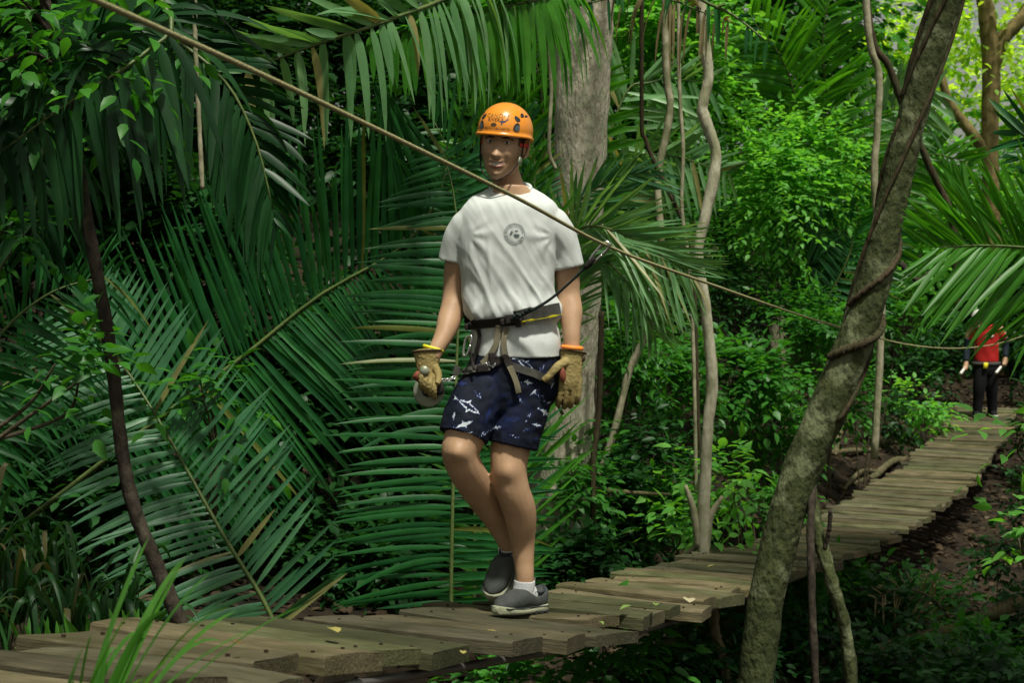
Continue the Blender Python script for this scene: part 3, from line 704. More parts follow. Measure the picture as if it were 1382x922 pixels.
r2_, f2, s2, u2, L2 = shoe('shoe', h2, t2, Vector((-.25, -.75, .55)))
a2 = h2 + f2*.055 + u2*.05
mk('sock', *tube_geo([a2+f2*.05, a2+f2*.01+u2*.02, J(687, 752, .13), J(686, 740, .12)], [.026, .034, .0385, .0392], 20, 22), M['sock'], person)

# --- gloves
def glove(name, geos, vox=.0025, wr=.0007):
    V, N, F = remesh(*merge(*geos), vox, 1)
    V = V + N*np.array([wr*noise.noise(Vector(p)*45)+.0015*noise.noise(Vector(p)*110) for p in V])[:, None]
    return mk(name, V, F, M['glove'], person)
# hand on the trolley grip
GA, GB = J(560, 505, -.150), J(592, 529, -.135)      # grip axis
gl = [tubeJ([(577, 474, -.075, .037), (577, 480, -.08, .035), (577, 490, -.085, .030), (577, 500, -.09, .027), (576, 512, -.095, .024)], 18, 20, 1.42)]
for j in range(4):
    q = .30 + .19*j; b = GA.lerp(GB, q); r = .0092 if j < 3 else .008
    gl.append(tube_geo([b+Vector((.004, .052, .030)), b+Vector((.002, .012, .034)), b+Vector((0, -.026, .020)), b+Vector((-.002, -.031, -.008)), b+Vector((-.002, -.012, -.030)), b+Vector((0, .012, -.028))], [.0125, r*1.15, r*1.1, r, r*.95, r*.85], 12, 26))
gl.append(tube_geo([J(586, 494, -.09), J(591, 503, -.125), J(592, 512, -.155), J(590, 519, -.172)], [.016, .0135, .012, .010], 12, 18))
gl_o = glove('glove', gl); gl_o['label'] = 'tan leather glove closed on the trolley grip'
cuff = [J(577+20*math.cos(a), 474.5+1.5*math.sin(a)-1.0*math.cos(a), -.075+.040*math.sin(a)) for a in np.linspace(0, 2*math.pi, 25)]
mk('cuff_trim', *tube_geo(cuff, [.0045]*25, 6, 48), M['glove_dark'], gl_o)
wb = [J(585.0+12.5*math.cos(a), 470.5+3.6*math.cos(a)+.3*math.sin(a), -.068+.034*math.sin(a)) for a in np.linspace(0, 2*math.pi, 25)]
V, F = tube_geo(wb, [.0065]*25, 8, 48); mk('wristband', V, F, M['yellow_band'], person)
# hanging hand with the palm half closed
gr = [tubeJ([(773, 474, -.045, .033), (772, 482, -.05, .030), (771, 492, -.055, .029), (770, 505, -.06, .029), (769, 519, -.065, .028), (768, 528, -.07, .022)], 18, 22, 1.42)]
for j in range(4):
    x0 = 757+j*8.3; ln = (0, 3, 2, -3)[j]
    gr.append(tube_geo([J(x0+1, 512, -.068), J(x0, 526, -.080), J(x0-2, 541+ln, -.085), J(x0-4, 547+ln, -.060), J(x0-5, 540+ln, -.030), J(x0-4, 531, -.022)], [.0105, .0096, .0094, .0092, .0088, .0075], 12, 26))
gr.append(tube_geo([J(764, 489, -.07), J(754, 494, -.095), J(746, 502, -.115), J(738, 510, -.125), J(733, 514, -.125)], [.0185, .0165, .014, .0128, .010], 12, 24))
gr_o = glove('glove', gr); gr_o['label'] = 'tan leather glove hanging half open with red palm patch'
mk('palm_patch', *loft_geo([(J(759, 505, -.098), Vector((.012, 0, .003)), Vector((-.004, .004, .030))), (J(759, 505, -.104), Vector((.009, 0, .002)), Vector((-.003, .003, .026)))], 14), M['red_leather'], gr_o)
cuff = [J(773.5+17.5*math.cos(a), 475+1.5*math.sin(a)+2.2*math.cos(a), -.045+.036*math.sin(a)) for a in np.linspace(0, 2*math.pi, 25)]
mk('cuff_trim', *tube_geo(cuff, [.0035]*25, 6, 48), M['glove_dark'], gr_o)
mk('cuff_toggle', *sphere_geo(J(786.5, 484, -.06), .010, .009, .013), M['glove_dark'], gr_o)
wb = [J(772.2+12.3*math.cos(a), 469.5+1.2*math.cos(a)-.3*math.sin(a), -.044+.034*math.sin(a)) for a in np.linspace(0, 2*math.pi, 25)]
mk('wristband', *tube_geo(wb, [.009]*25, 8, 48), M['orange_band'], person)

# --- climbing harness
har = mk('harness_belt', [(0, 0, 0)], [], M['web_grey'], person)
def belt(x0, x1, y0, y1, hh, mt, th=.007):
    pts = catmull([(x0, y0), ((x0+x1)/2, (y0+y1)/2), (x1, y1)], 14)
    return ribbon('belt_band', pts.tolist(), hh*K, mt, .005, th, 26)
har.data.clear_geometry(); bpy.data.objects.remove(har)
hn = belt(696, 753, 428, 419, 20, M['web_grey']); hn.name = 'harness_belt'
belt(632, 696, 437, 431, 13, M['web_dark'])
bk = [J(695+66*math.cos(a), 424-3*math.cos(a), .01+.125*math.sin(a)) for a in np.linspace(.05, math.pi-.05, 30)]
V = []; F = []
for i, p in enumerate(bk):
    d_ = Vector((p.x-J(695, 424).x, p.y-DM, 0)).normalized()
    for a, b in ((-.026, 0), (.026, 0), (.026, .007), (-.026, .007)): V.append(p+Vector((0, 0, a))+d_*b)
for i in range(29):
    for j in range(4): a, b = i*4+j, i*4+(j+1) % 4; F.append((a, b, b+4, a+4))
mk('belt_back', V, F, M['web_grey'], person, smooth=False)
ribbon('belt_trim', [(700, 433), (725, 429), (754, 424)], .007, M['yellow_band'], .013, .002)
ribbon('leg_strap', [(674, 438), (673, 455), (669, 470), (661, 482), (652, 492)], .022, M['web_khaki'], .010)
ribbon('leg_strap', [(683, 442), (681, 465), (684, 485), (690, 500), (697, 520), (700, 529)], .020, M['web_khaki'], .011)
ribbon('thigh_loop', [(686, 494), (705, 499), (725, 506), (744, 515)], .028, M['web_grey'], .009)
ribbon('thigh_loop', [(612, 499), (628, 503), (645, 500), (662, 494)], .034, M['web_grey'], .009)
ribbon('crotch_strap', [(662, 494), (672, 488), (682, 482), (688, 494)], .026, M['web_dark'], .012)
ribbon('buckle_strap', [(646, 440), (650, 455), (645, 478), (640, 496)], .016, M['web_dark'], .010)
for (x, y_, a, b, c_) in ((690, 428, .022, .010, .016), (700, 431, .010, .009, .020), (682, 432, .016, .010, .012), (652, 500, .020, .010, .014), (668, 482, .012, .010, .022), (640, 441, .022, .012, .012)):
    p, n_ = surf(x, y_, .014); V, N_, F = remesh(*merge(box_geo(p, Vector((a, 0, .1*a)), Vector((0, b, 0)), Vector((-.15*c_, 0, c_))), sphere_geo(p+Vector((a*.7, -.004, c_*.3)), .010, .008, .009)), .0035, 2)
    mk('buckle', V, F, M['web_dark'], person)
def carabiner(name, c, ax, up, L, Wd, r, mt, parent):
    c, ax, up = Vector(c), Vector(ax).normalized(), Vector(up).normalized()
    pts = []
    for k in range(25):
        t = 2*math.pi*k/24; x = math.copysign(abs(math.cos(t))**.6, math.cos(t)); z = math.copysign(abs(math.sin(t))**.75, math.sin(t))
        pts.append(c + ax*(x*Wd*(1+.18*z)) + up*(z*L))
    return mk(name, *tube_geo(pts, [r]*25, 8, 60), mt, parent)
p, _ = surf(634, 468, .03); p = J(630.5, 467, -.12)
carabiner('gear_carabiner', p, (.9, -.4, .3), (.2, 0, 1), .036, .013, .0042, M['alu'], person)
mk('gear_cord', *tube_geo([J(638, 446, -.10), J(636, 458, -.115), J(634, 470, -.12), J(637, 488, -.12), J(640, 499, -.14)], [.005]*5, 8, 24), M['web_dark'], person)
for k in range(5):
    p, _ = surf(655+k*3.2, 497-k*.8-3*math.sin(k*.8), .016); carabiner('chain_link', p, (1, -.2, (-1)**k*.5), (.3, 0, 1), .007, .004, .0018, M['alu'], person)

# --- lanyard clipped to the safety line (a thing of its own)
la0, _ = surf(692, 427, .022); clip = CABP[4]
lan = thing('safety_lanyard', la0, 'dark green cord lanyard stretched from the harness to the khaki line', 'lanyard')
e0 = P(798, 353, 4.92); mid = la0.lerp(e0, .5) + Vector((0, 0, -.028))
mk('cord', *tube_geo([la0, la0.lerp(mid, .5)+Vector((0, 0, -.006)), mid, mid.lerp(e0, .5)+Vector((0, 0, -.004)), e0], [.007, .006, .005, .005, .0065], 8, 40), M['strap_green'], lan)
for k in range(9):
    p = la0.lerp(mid, .08+k*.05); mk('knot', *sphere_geo(p+Vector((.004*math.sin(k*2), -.004, .004*math.cos(k*3))), .0085, .0075, .0075, 8, 6), M['strap_green'], lan)
dr = (clip-e0).normalized(); c0 = e0.lerp(clip, .56)
carabiner('carabiner', c0, dr.cross(Vector((0, -1, .2))), dr, (clip-e0).length*.60, .012, .0048, M['alu'], lan)
mk('tape_sleeve', *tube_geo([e0-dr*.03, e0, e0+dr*.018], [.010, .011, .009], 8, 8), M['web_dark'], lan)

# --- zip-line trolley in the hand
tro = thing('zip_line_trolley', J(578, 520, -.13), 'zip-line trolley with red grip and round grey plate held at the hip', 'pulley')
ax = (GB-GA).normalized()
mk('grip', *tube_geo([GA-ax*.002, GA+ax*.004, GA.lerp(GB, .3), GA.lerp(GB, .7), GB], [.012, .0165, .0175, .0165, .014], 16, 24), M['red_leather'], tro)
ca = J(573, 500, -.178); cn = Vector((.05, -1, .15)).normalized(); cu_ = Vector((1, .05, 0)).normalized(); cw = cn.cross(cu_)
mk('grip_cap', *loft_geo([(ca-cn*.03, cu_*.0165, cw*.0165), (ca, cu_*.0165, cw*.0165), (ca+cn*.004, cu_*.014, cw*.014)], 20), M['plate'], tro)
dc = J(579, 528, -.105); dn_ = Vector((-.15, -1, .12)).normalized(); du = Vector((1, -.15, 0)).normalized(); dw = dn_.cross(du)
mk('plate', *loft_geo([(dc-dn_*.004, du*.056, dw*.056), (dc+dn_*.004, du*.058, dw*.058), (dc+dn_*.006, du*.053, dw*.053)], 36), M['plate'], tro)
mk('housing', *box_geo(J(589, 524, -.135), Vector((.026, 0, .006)), Vector((0, .022, 0)), Vector((-.006, 0, .024)), .008), M['web_dark'], tro)
mk('wheel', *loft_geo([(dc+dn_*.012, du*.022, dw*.022), (dc+dn_*.020, du*.022, dw*.022)], 24), M['darkmetal'], tro)
for k in range(5):
    p = J(599+k*3.3, 513-k*.6+math.sin(k)*.8, -.135-.003*k); carabiner('chain_link', p, (1, 0, .1), (0, (-1)**k, .8), .0065, .007, .002, M['alu'], tro)

# ------------------------------------------------------------------ guide at the far end
M['red_shirt'] = mat('red_cotton', (.36, .012, .012), .85, .2, .2, 12, .2, 300, col2=(.42, .018, .016)); M['black_cloth'] = mat('black_cloth', (.006, .006, .008), .85, .2)
M['navy_sleeve'] = mat('navy_sleeve', (.008, .014, .022), .8, .2); M['white_shell'] = mat('white_helmet_shell', (.62, .60, .55), .35, .5)
DG = 22.3; KG = DG/FPX
def G(px, py, dd=0.): return P(px, py, DG+dd)
zf = zb(DG)
guide = thing('person', (G(1328, 568).x, DG, zf), 'guide in red t-shirt, black trousers and white helmet at the bridge end', 'person')
def tg(pts, n=14, sub=None): return tube_geo([G(*p[:3]) for p in pts], [p[3] for p in pts], n, sub or len(pts)*5)
def sg(px, py, hw, hd): return (G(px, py), Vector((hw*KG, 0, 0)), Vector((0, hd, 0)))
gb = [loft_geo(catsecs([sg(1331, 440, 12, .09), sg(1331, 460, 17, .11), sg(1331, 486, 16, .11), sg(1331, 496, 16, .12)], 16)),
      tg([(1314, 442, 0, .06), (1308, 452, .02, .055), (1305, 472, .02, .045), (1304, 490, -.08, .034)]), tg([(1348, 442, 0, .06), (1354, 452, .02, .055), (1357, 468, .02, .045), (1357, 484, -.06, .034)])]
gb += [tg([(1304, 490, -.08, .036), (1303, 496, -.10, .040), (1303, 500, -.10, .02)]), tg([(1357, 484, -.06, .036), (1356, 490, -.08, .040), (1355, 494, -.08, .02)])]
for hx, hy in ((1303, 497), (1356, 491)):
    for j in range(4): gb.append(tg([(hx-2.4+j*1.3, hy-2, -.12, .014), (hx-2.4+j*1.3, hy+1.5, -.15, .012), (hx-2.2+j*1.2, hy+3, -.10, .011)], 8, 8))
gb.append(tg([(1325, 440, -.02, .062), (1323, 433, -.05, .058)]))
gb.append(sphere_geo(G(1322, 433, -.07), .082, .10, .125, 20, 14)); gb.append(sphere_geo(G(1321, 435, -.17), .016, .022, .022, 8, 6)); gb.append(sphere_geo(G(1321, 440, -.13), .05, .04, .05, 10, 8))
legs = [tg([(1325, 488, 0, .10), (1322, 520, -.04, .085), (1320, 540, -.02, .066), (1319, 562, .0, .05)]), tg([(1338, 488, 0, .10), (1338, 520, .0, .085), (1339, 540, .03, .066), (1339, 561, .06, .05)])]
Vg, Ng, Fg = remesh(*merge(*gb, *legs), .012, 2); mk('body', Vg, Fg, M['skin'], guide)
for sx in (-1, 1): mk('eye', *sphere_geo(G(1321+sx*2.7, 431.5, -.165), .012, .01, .009, 8, 6), M['iris'], guide)
Vg, Ng, Fg = remesh(*merge(loft_geo(catsecs([sg(1329, 437, 6, .07), sg(1331, 439, 10, .09), sg(1331, 443, 15, .11), sg(1331, 449, 17, .13), sg(1331, 465, 16.5, .135), sg(1331, 486, 16.5, .135), sg(1331, 489, 16.5, .13)], 24), 24), tg([(1320, 445, 0, .06), (1313, 449, .01, .07), (1309, 459, .02, .068)]), tg([(1342, 445, 0, .06), (1349, 449, .01, .07), (1353, 458, .02, .068)])), .012, 2)
Vg = Vg + Ng*np.array([.012*noise.noise(Vector((p[0]*12, p[1]*8, p[2]*5))) for p in Vg])[:, None]
mk('t_shirt', Vg, Fg, M['red_shirt'], guide)
mk('sleeve', *tg([(1307, 457, .02, .062), (1305, 472, .02, .054), (1304, 488, -.07, .044)]), M['navy_sleeve'], guide); mk('sleeve', *tg([(1355, 456, .02, .062), (1357, 468, .02, .054), (1357, 482, -.055, .044)]), M['navy_sleeve'], guide)
Vg, Ng, Fg = remesh(*merge(loft_geo(catsecs([sg(1331, 486, 16.5, .125), sg(1331, 497, 18, .14), sg(1331, 506, 15, .12)], 12), 24), tg([(1325, 492, 0, .118), (1322, 520, -.04, .10), (1320, 540, -.02, .082), (1319, 563, .0, .072)]), tg([(1338, 492, 0, .118), (1338, 520, .0, .10), (1339, 540, .03, .082), (1339, 562, .06, .072)])), .012, 2)
mk('trousers', Vg, Fg, M['black_cloth'], guide)
for sx, hx, dd in ((-1, 1319, 0.), (1, 1338.5, .06)):
    h0 = Vector((G(hx, 566, dd).x+.02, DG+dd+.08, 0)); h0.z = zb(h0.y)+.03; t0 = h0 + Vector((-.06+.03*sx, -.27, 0)); t0.z = zb(t0.y)+.03
    f = (t0-h0).normalized(); s = Vector((0, 0, 1)).cross(f)
    rt = mk('shoe', *loft_geo(catsecs([(h0+f*(u*.28)+Vector((0, 0, z/2)), s*hw, Vector((0, 0, z/2))) for u, hw, z in ((0, .02, .06), (.12, .038, .09), (.4, .04, .09), (.7, .05, .07), (.92, .04, .05), (1, .015, .03))], 16), 14), M['black_cloth'], guide)
    mk('sole', *loft_geo(catsecs([(h0+f*(u*.29-.004)+Vector((0, 0, .006)), s*(hw+.004), Vector((0, 0, .014))) for u, hw in ((0, .02), (.12, .038), (.4, .04), (.7, .05), (.92, .04), (1, .015))], 16), 12, .6), M['white_shell'], rt)
hv = []
HGc = G(1321.5, 430, -.07)
secs = [(HGc+Vector((0, 0, .02+.125*math.sin(e))), Vector((.118*math.cos(e)*(1.05 if e < .01 else 1), 0, 0)), Vector((0, .135*math.cos(e)*(1.05 if e < .01 else 1), 0))) for e in np.linspace(0, 1.53, 10)]
gh = mk('helmet', *loft_geo(secs, 24), M['white_shell'], guide)
mk('helmet_stripe', *tube_geo([HGc+Vector((.02, -.139*math.cos(e), .025+.128*math.sin(e))) for e in np.linspace(.1, 1.5, 8)], [.018]*8, 8, 16, .4), M['red_pad'], gh)
mk('belt', *loft_geo([(G(1331, 491)+Vector((0, 0, -.02)), Vector((.222, 0, 0)), Vector((0, .150, 0))), (G(1331, 491)+Vector((0, 0, .03)), Vector((.222, 0, 0)), Vector((0, .150, 0)))], 24), M['web_grey'], guide)
mk('belt_pouch', *box_geo(G(1330, 493.5, -.16), Vector((.03, 0, 0)), Vector((0, .02, 0)), Vector((.005, 0, .045)), .008), M['yellow_band'], guide)
mk('chest_print', *box_geo(G(1336, 453.5, -.142), Vector((.055, 0, .006)), Vector((0, .004, 0)), Vector((0, .004, .016))), M['white_shell'], guide, smooth=False)
for (x0, y0, x1, y1, lab) in ((1302, 497, 1296, 505, 'white-tipped handle in the guide\'s right hand, hanging clear of the leg'), (1351, 495, 1344, 504, 'white-tipped handle in the guide\'s left hand, resting across the thigh')):
    a, b = G(x0, y0, -.13), G(x1, y1, -.20); rt = thing('gear_handle', a, lab, 'handle', 'handles held by the guide')
    mk('shaft', *tube_geo([a, a.lerp(b, .4), b], [.018, .022, .022], 10, 10), M['white_shell'], rt); mk('butt', *tube_geo([a-(b-a)*.4, a], [.016, .018], 10), M['darkmetal'], rt)
# ------------------------------------------------------------------ plants: builders
def strips(base, d, L, Wd, wdir, g, nseg=6, fold=.25, prof=None):
    """vectorised strap leaves: arrays (M,3),(M,3),(M,),(M,),(M,3),(M,) -> V (M,nseg+1,3,3)"""
    u = np.linspace(0, 1, nseg+1)[None, :, None]
    d = d/np.linalg.norm(d, axis=1)[:, None]; g = np.asarray(g)[:, None, None]; down = np.array([0, 0, -1.0])
    c = base[:, None] + L[:, None, None]*(d[:, None]*(u - .38*g*u*u) + down*(g*.8*u*u))
    t = np.gradient(c, axis=1); t /= np.linalg.norm(t, axis=2)[..., None] + 1e-9
    w_ = wdir[:, None] - t*(t*wdir[:, None]).sum(2)[..., None]; w_ /= np.linalg.norm(w_, axis=2)[..., None] + 1e-9
    n = np.cross(t, w_)
    p = np.interp(u[0, :, 0], [0, .06, .25, .6, .85, 1], prof or [.35, .75, 1, .85, .5, .03])[None, :, None]
    hw = (Wd/2)[:, None, None]*p
    return np.stack([c - w_*hw + n*hw*fold, c, c + w_*hw + n*hw*fold], 2)
def strip_faces(m, nseg):
    q = []
    for i in range(nseg):
        a = i*3
        q += [(a, a+1, a+4, a+3), (a+1, a+2, a+5, a+4)]
    q = np.array(q); k = (nseg+1)*3
    return (q[None] + (np.arange(m)*k)[:, None, None]).reshape(-1, 4)

def frond(plant, pts, n, LA, LB, aA=(70, 40), aB=(70, 40), droop=(.15, .15), wpx=9, mt='palm', roll=0., lift=.12, rpx=5, separate=False, start=.06, jit=5, taper=None, stuffed=False, dep=None, seed=0, torn=.05, rmat='rachis', messy=1.0):
    """feather leaf: pts (px,py,d) base -> tip; LA/LB leaflet length in px on the left/right of the travel direction"""
    R = np.random.default_rng(seed+1000)
    A = np.array([list(V3(p)) for p in pts]); cen = catmull(A, 60)
    dm = float(np.mean(cen[:, 1])); k = dm/FPX
    seg = np.r_[0, np.cumsum(np.linalg.norm(np.diff(cen, axis=0), axis=1))]; seg /= seg[-1]
    T = np.gradient(cen, axis=0); T /= np.linalg.norm(T, axis=1)[:, None]
    out = []
    for side, LL, (a0, a1), dr in ((1, LA, aA, droop[0]), (-1, LB, aB, droop[1])):
        if not LL: continue
        t = np.linspace(start, .995, n) + R.normal(0, .25/n, n); t = np.clip(t, .01, .999)
        b = np.stack([np.interp(t, seg, cen[:, i]) for i in range(3)], 1); tt = np.stack([np.interp(t, seg, T[:, i]) for i in range(3)], 1)
        nv = np.array([0, 0, CAMZ]) - b; nv /= np.linalg.norm(nv, axis=1)[:, None]
        nv = nv - tt*(nv*tt).sum(1)[:, None]; nv /= np.linalg.norm(nv, axis=1)[:, None]
        S = np.cross(nv, tt)
        cr, sr = math.cos(roll), math.sin(roll)
        S, nv = S*cr + nv*sr, nv*cr - S*sr
        a = np.radians(a0 + (a1-a0)*t + R.normal(0, jit*messy, n))
        d = np.cos(a)[:, None]*tt + np.sin(a)[:, None]*S*side + nv*(lift + R.normal(0, .07*messy, n))[:, None]
        tp = np.interp(t, [0, .12, .35, .7, .92, 1], taper or [.55, .85, 1, .9, .6, .35])
        L = LL*k*tp*(1+R.normal(0, .05, n)); L = np.where(R.random(n) < torn, L*R.uniform(.3, .8, n), L)
        Wd = wpx*k*(.75+.25*tp)*(1+R.normal(0, .1, n))
        wd = tt + nv*R.normal(0, .35*messy, n)[:, None]
        gg = dr*(1+R.normal(0, .25, n)) + np.where(R.random(n) < .06, R.uniform(.1, .5, n), 0)
        out.append((b, d, L, Wd, wd, gg))
    cat_ = [np.concatenate([o[i] for o in out]) for i in range(6)]
    V = strips(*cat_); m = len(V); rv = np.clip(R.beta(2, 2.6, m), 0, .86); rv = np.where(R.random(m) < .035, 1.0, rv)
    rt = tube_geo(cen[::3], np.linspace(rpx*k*.55, rpx*k*.14, 20), 6)
    if separate:
        fr = mk('frond', *rt, M[rmat], plant, origin=Vector(cen[0]))
        for i in range(m):
            mk('leaflet', V[i].reshape(-1, 3), strip_faces(1, 6), M[mt], fr, origin=Vector(V[i, 0, 1]), rnd=rv[i])
    else:
        fr = mk('frond', *rt, M[rmat], plant, origin=Vector(cen[0]))
        o = mk('leaflets', V.reshape(-1, 3), strip_faces(m, 6), M[mt], fr, rnd=np.repeat(rv, 21)); o['kind'] = 'stuff'
    return fr
def palm(name, px, py, d, label, group=None):
    return thing(name, P(px, py, d), label, 'palm', group)
def on_ground(px, d):
    x = P(px, 461, d).x; return Vector((x, d, ground(x, d)))

LEAF = np.array([(0, 0, 0), (.22, .36, .05), (.22, 0, 0), (.22, -.36, .05), (.6, .34, .0), (.6, 0, -.05), (.6, -.34, .0), (1, 0, -.16)])
LEAF_F = np.array([(0, 2, 1, 1), (0, 3, 2, 2), (1, 2, 5, 4), (2, 3, 6, 5), (4, 5, 7, 7), (5, 6, 7, 7)])
LEAFX = np.array([(0, 0, 0), (.14, .22, .04), (.14, 0, 0), (.14, -.22, .04), (.42, .37, .03), (.42, 0, -.03), (.42, -.37, .03), (.74, .24, -.04), (.74, 0, -.09), (.74, -.24, -.04), (1.08, 0, -.22)])
TRI8 = np.array([(0, 2, 1), (0, 3, 2), (1, 2, 5), (1, 5, 4), (2, 3, 6), (2, 6, 5), (4, 5, 7), (5, 6, 7)])
TRI12 = np.array([(0, 2, 1), (0, 3, 2), (1, 2, 5), (1, 5, 4), (2, 3, 6), (2, 6, 5), (4, 5, 8), (4, 8, 7), (5, 6, 9), (5, 9, 8), (7, 8, 10), (8, 9, 10)])
def leaves(base, d, up, size, width=.55, fine=False):
    """(M,3) base, direction, rough normal; size (M,) -> V (M,8,3)"""
    d = d/(np.linalg.norm(d, axis=1)[:, None]+1e-9); s = np.cross(up, d); s /= np.linalg.norm(s, axis=1)[:, None]+1e-9; n = np.cross(d, s)
    q = (LEAFX if fine else LEAF)[None]*size[:, None, None]
    return base[:, None] + d[:, None]*q[..., 0:1] + s[:, None]*q[..., 1:2]*width*1.4 + n[:, None]*q[..., 2:3]
def leaf_obj(name, V, mt, parent, rv, kind=None):
    m = len(V)
    kv = V.shape[1]; tri = TRI8 if kv == 8 else TRI12
    F = (tri[None] + (np.arange(m)*kv)[:, None, None]).reshape(-1, 3)
    o = mk(name, V.reshape(-1, 3), F, M[mt], parent, rnd=np.repeat(rv, kv))
    if kind: o['kind'] = kind
    return o
def sprays(R, cen, out, nleaf, size, spread=.5, slen=4.0):
    """leaf sprays (pinnate twigs): cen (N,3) twig start, out (N,3) direction"""
    N = len(cen); out = out/(np.linalg.norm(out, axis=1)[:, None]+1e-9)
    k = np.arange(nleaf)[None, :, None]; ln = size*slen*R.uniform(.7, 1.2, (N, 1, 1))
    u = (k+.5)/nleaf
    b = cen[:, None] + out[:, None]*ln*u + np.array([0, 0, -1])*ln*.28*u*u
    s = np.cross(out, [0, 0, 1.0]); s /= np.linalg.norm(s, axis=1)[:, None]+1e-6
    sg = np.where(np.arange(nleaf) % 2 == 0, 1, -1)[None, :, None]
    d = out[:, None]*.55 + s[:, None]*sg*.95 + R.normal(0, .22, (N, nleaf, 3)) + np.array([0, 0, -.25]); d[:, -1] = out + np.array([0, 0, -.3])
    up = np.array([0, 0, 1.0]) + R.normal(0, .33, (N, nleaf, 3))
    sz = size*R.uniform(.65, 1.2, (N, nleaf))
    return b.reshape(-1, 3), d.reshape(-1, 3), up.reshape(-1, 3), sz.ravel()
def clump_pts(R, n, c, r, shell=.55, lumps=7):
    """points through an uneven lumpy crown volume"""
    c = np.array(c); r = np.array(r)
    L = R.normal(0, 1, (lumps, 3)); L /= np.linalg.norm(L, axis=1)[:, None]; L *= R.uniform(.25, .75, (lumps, 1)); lr = R.uniform(.32, .58, lumps)
    i = R.integers(0, lumps, n); q = R.normal(0, 1, (n, 3)); q /= np.linalg.norm(q, axis=1)[:, None]
    q *= (R.random((n, 1))**shell)
    p = L[i] + q*lr[i][:, None]
    return c + p*r, q + .4*p
def shrub(name, label, cat, base, c, r, nspray, size, mt, nleaf=7, seed=0, group=None, stems=3, lumps=7, width=.55, srad=.012, fine=True):
    R = np.random.default_rng(seed); base = Vector(base)
    t = thing(name, base, label, cat, group)
    cen, out = clump_pts(R, nspray, c, r, .6, lumps)
    out = out + np.array([0, 0, .25]) + R.normal(0, .3, out.shape)
    b, d, up, sz = sprays(R, cen, out, nleaf, size)
    leaf_obj('foliage', leaves(b, d, up, sz, width, fine), mt, t, np.repeat(np.clip(R.beta(2, 2.4, nspray), 0, 1), nleaf)*.75 + .25*R.random(nspray*nleaf))
    gs = []
    for i in range(stems):
        e = Vector(cen[R.integers(0, nspray)]); m = base.lerp(e, .5) + Vector(R.normal(0, .06, 3))
        gs.append(tube_geo([base+Vector((R.normal(0, .04), R.normal(0, .04), -.05)), m, e], [srad, srad*.7, srad*.3], 6, 9))
    mk('stem', *merge(*gs), M['twig'], t)
    return t
M['twig'] = mat('twig_bark', (.05, .042, .025), .85, .2, .2, 20, .4, 60, col2=(.10, .085, .05))
def barkmat(name, c1, c2, c3, sc=4, st=(1, 1, .18), bump=.9, patch=(.45, .62)):
    m = mat(name, c1, .9, .2, .22, sc*6, 0, stretch=st, col2=c2, detail=7); t = m.node_tree; b = t.nodes['Principled BSDF']
    old = b.inputs['Base Color'].links[0].from_socket; tc = [n for n in t.nodes if n.type == 'TEX_COORD'][0]
    nz = t.nodes.new('ShaderNodeTexNoise'); nz.inputs['Scale'].default_value = sc*1.6; nz.inputs['Detail'].default_value = 5; t.links.new(tc.outputs['Object'], nz.inputs['Vector'])
    rp = t.nodes.new('ShaderNodeValToRGB'); rp.color_ramp.elements[0].position, rp.color_ramp.elements[1].position = patch; t.links.new(nz.outputs[0], rp.inputs[0])
    mx = t.nodes.new('ShaderNodeMix'); mx.data_type = 'RGBA'; t.links.new(rp.outputs[0], mx.inputs[0]); t.links.new(old, mx.inputs[6]); mx.inputs[7].default_value = (*c3, 1)
    t.links.new(mx.outputs[2], b.inputs['Base Color'])
    mp = [n for n in t.nodes if n.type == 'MAPPING'][0]
    n2 = t.nodes.new('ShaderNodeTexNoise'); n2.inputs['Scale'].default_value = sc*7; n2.inputs['Detail'].default_value = 8; t.links.new(mp.outputs[0], n2.inputs['Vector'])
    bp = t.nodes.new('ShaderNodeBump'); bp.inputs['Strength'].default_value = bump; bp.inputs['Distance'].default_value = .02; t.links.new(n2.outputs[0], bp.inputs['Height']); t.links.new(bp.outputs[0], b.inputs['Normal'])
    return m
M['bark_pale'] = barkmat('pale_furrowed_bark', (.28, .255, .18), (.52, .48, .37), (.36, .36, .25), 7, (1, 1, .30), 1.0, (.5, .6))
M['bark_green'] = barkmat('lichen_bark', (.026, .036, .013), (.066, .078, .028), (.13, .145, .075), 5.5, (1, 1, .6), .9, (.52, .60))
M['bark_liana'] = barkmat('smooth_pale_bark', (.26, .24, .15), (.42, .39, .27), (.20, .20, .11), 5, (1, 1, .4), .4)
M['bark_white'] = barkmat('bleached_bark', (.34, .32, .22), (.54, .51, .38), (.28, .28, .17), 5, (1, 1, .4), .4)
M['bark_wet'] = barkmat('damp_root_bark', (.075, .06, .03), (.16, .13, .07), (.06, .07, .03), 6)
M['bark_dark'] = barkmat('dark_sapling_bark', (.022, .017, .012), (.06, .048, .035), (.10, .085, .06), 6, (1, 1, .6), .6, (.58, .74))
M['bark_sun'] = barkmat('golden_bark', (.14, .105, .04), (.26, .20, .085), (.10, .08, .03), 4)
M['vine'] = barkmat('vine_bark', (.028, .020, .010), (.075, .056, .030), (.045, .045, .02), 6)
def trunk_part(t, pts, rpx, mt, n=16, sub=60, rough=.12, name='trunk', seed=0):
    A = [V3(p) for p in pts]; rr = [r*(p[1])/FPX for r, p in zip(rpx, [(0, a.y) for a in A])]
    return mk(name, *tube_geo(A, rr, n, sub, 1.0, rough, 6, seed), M[mt], t)
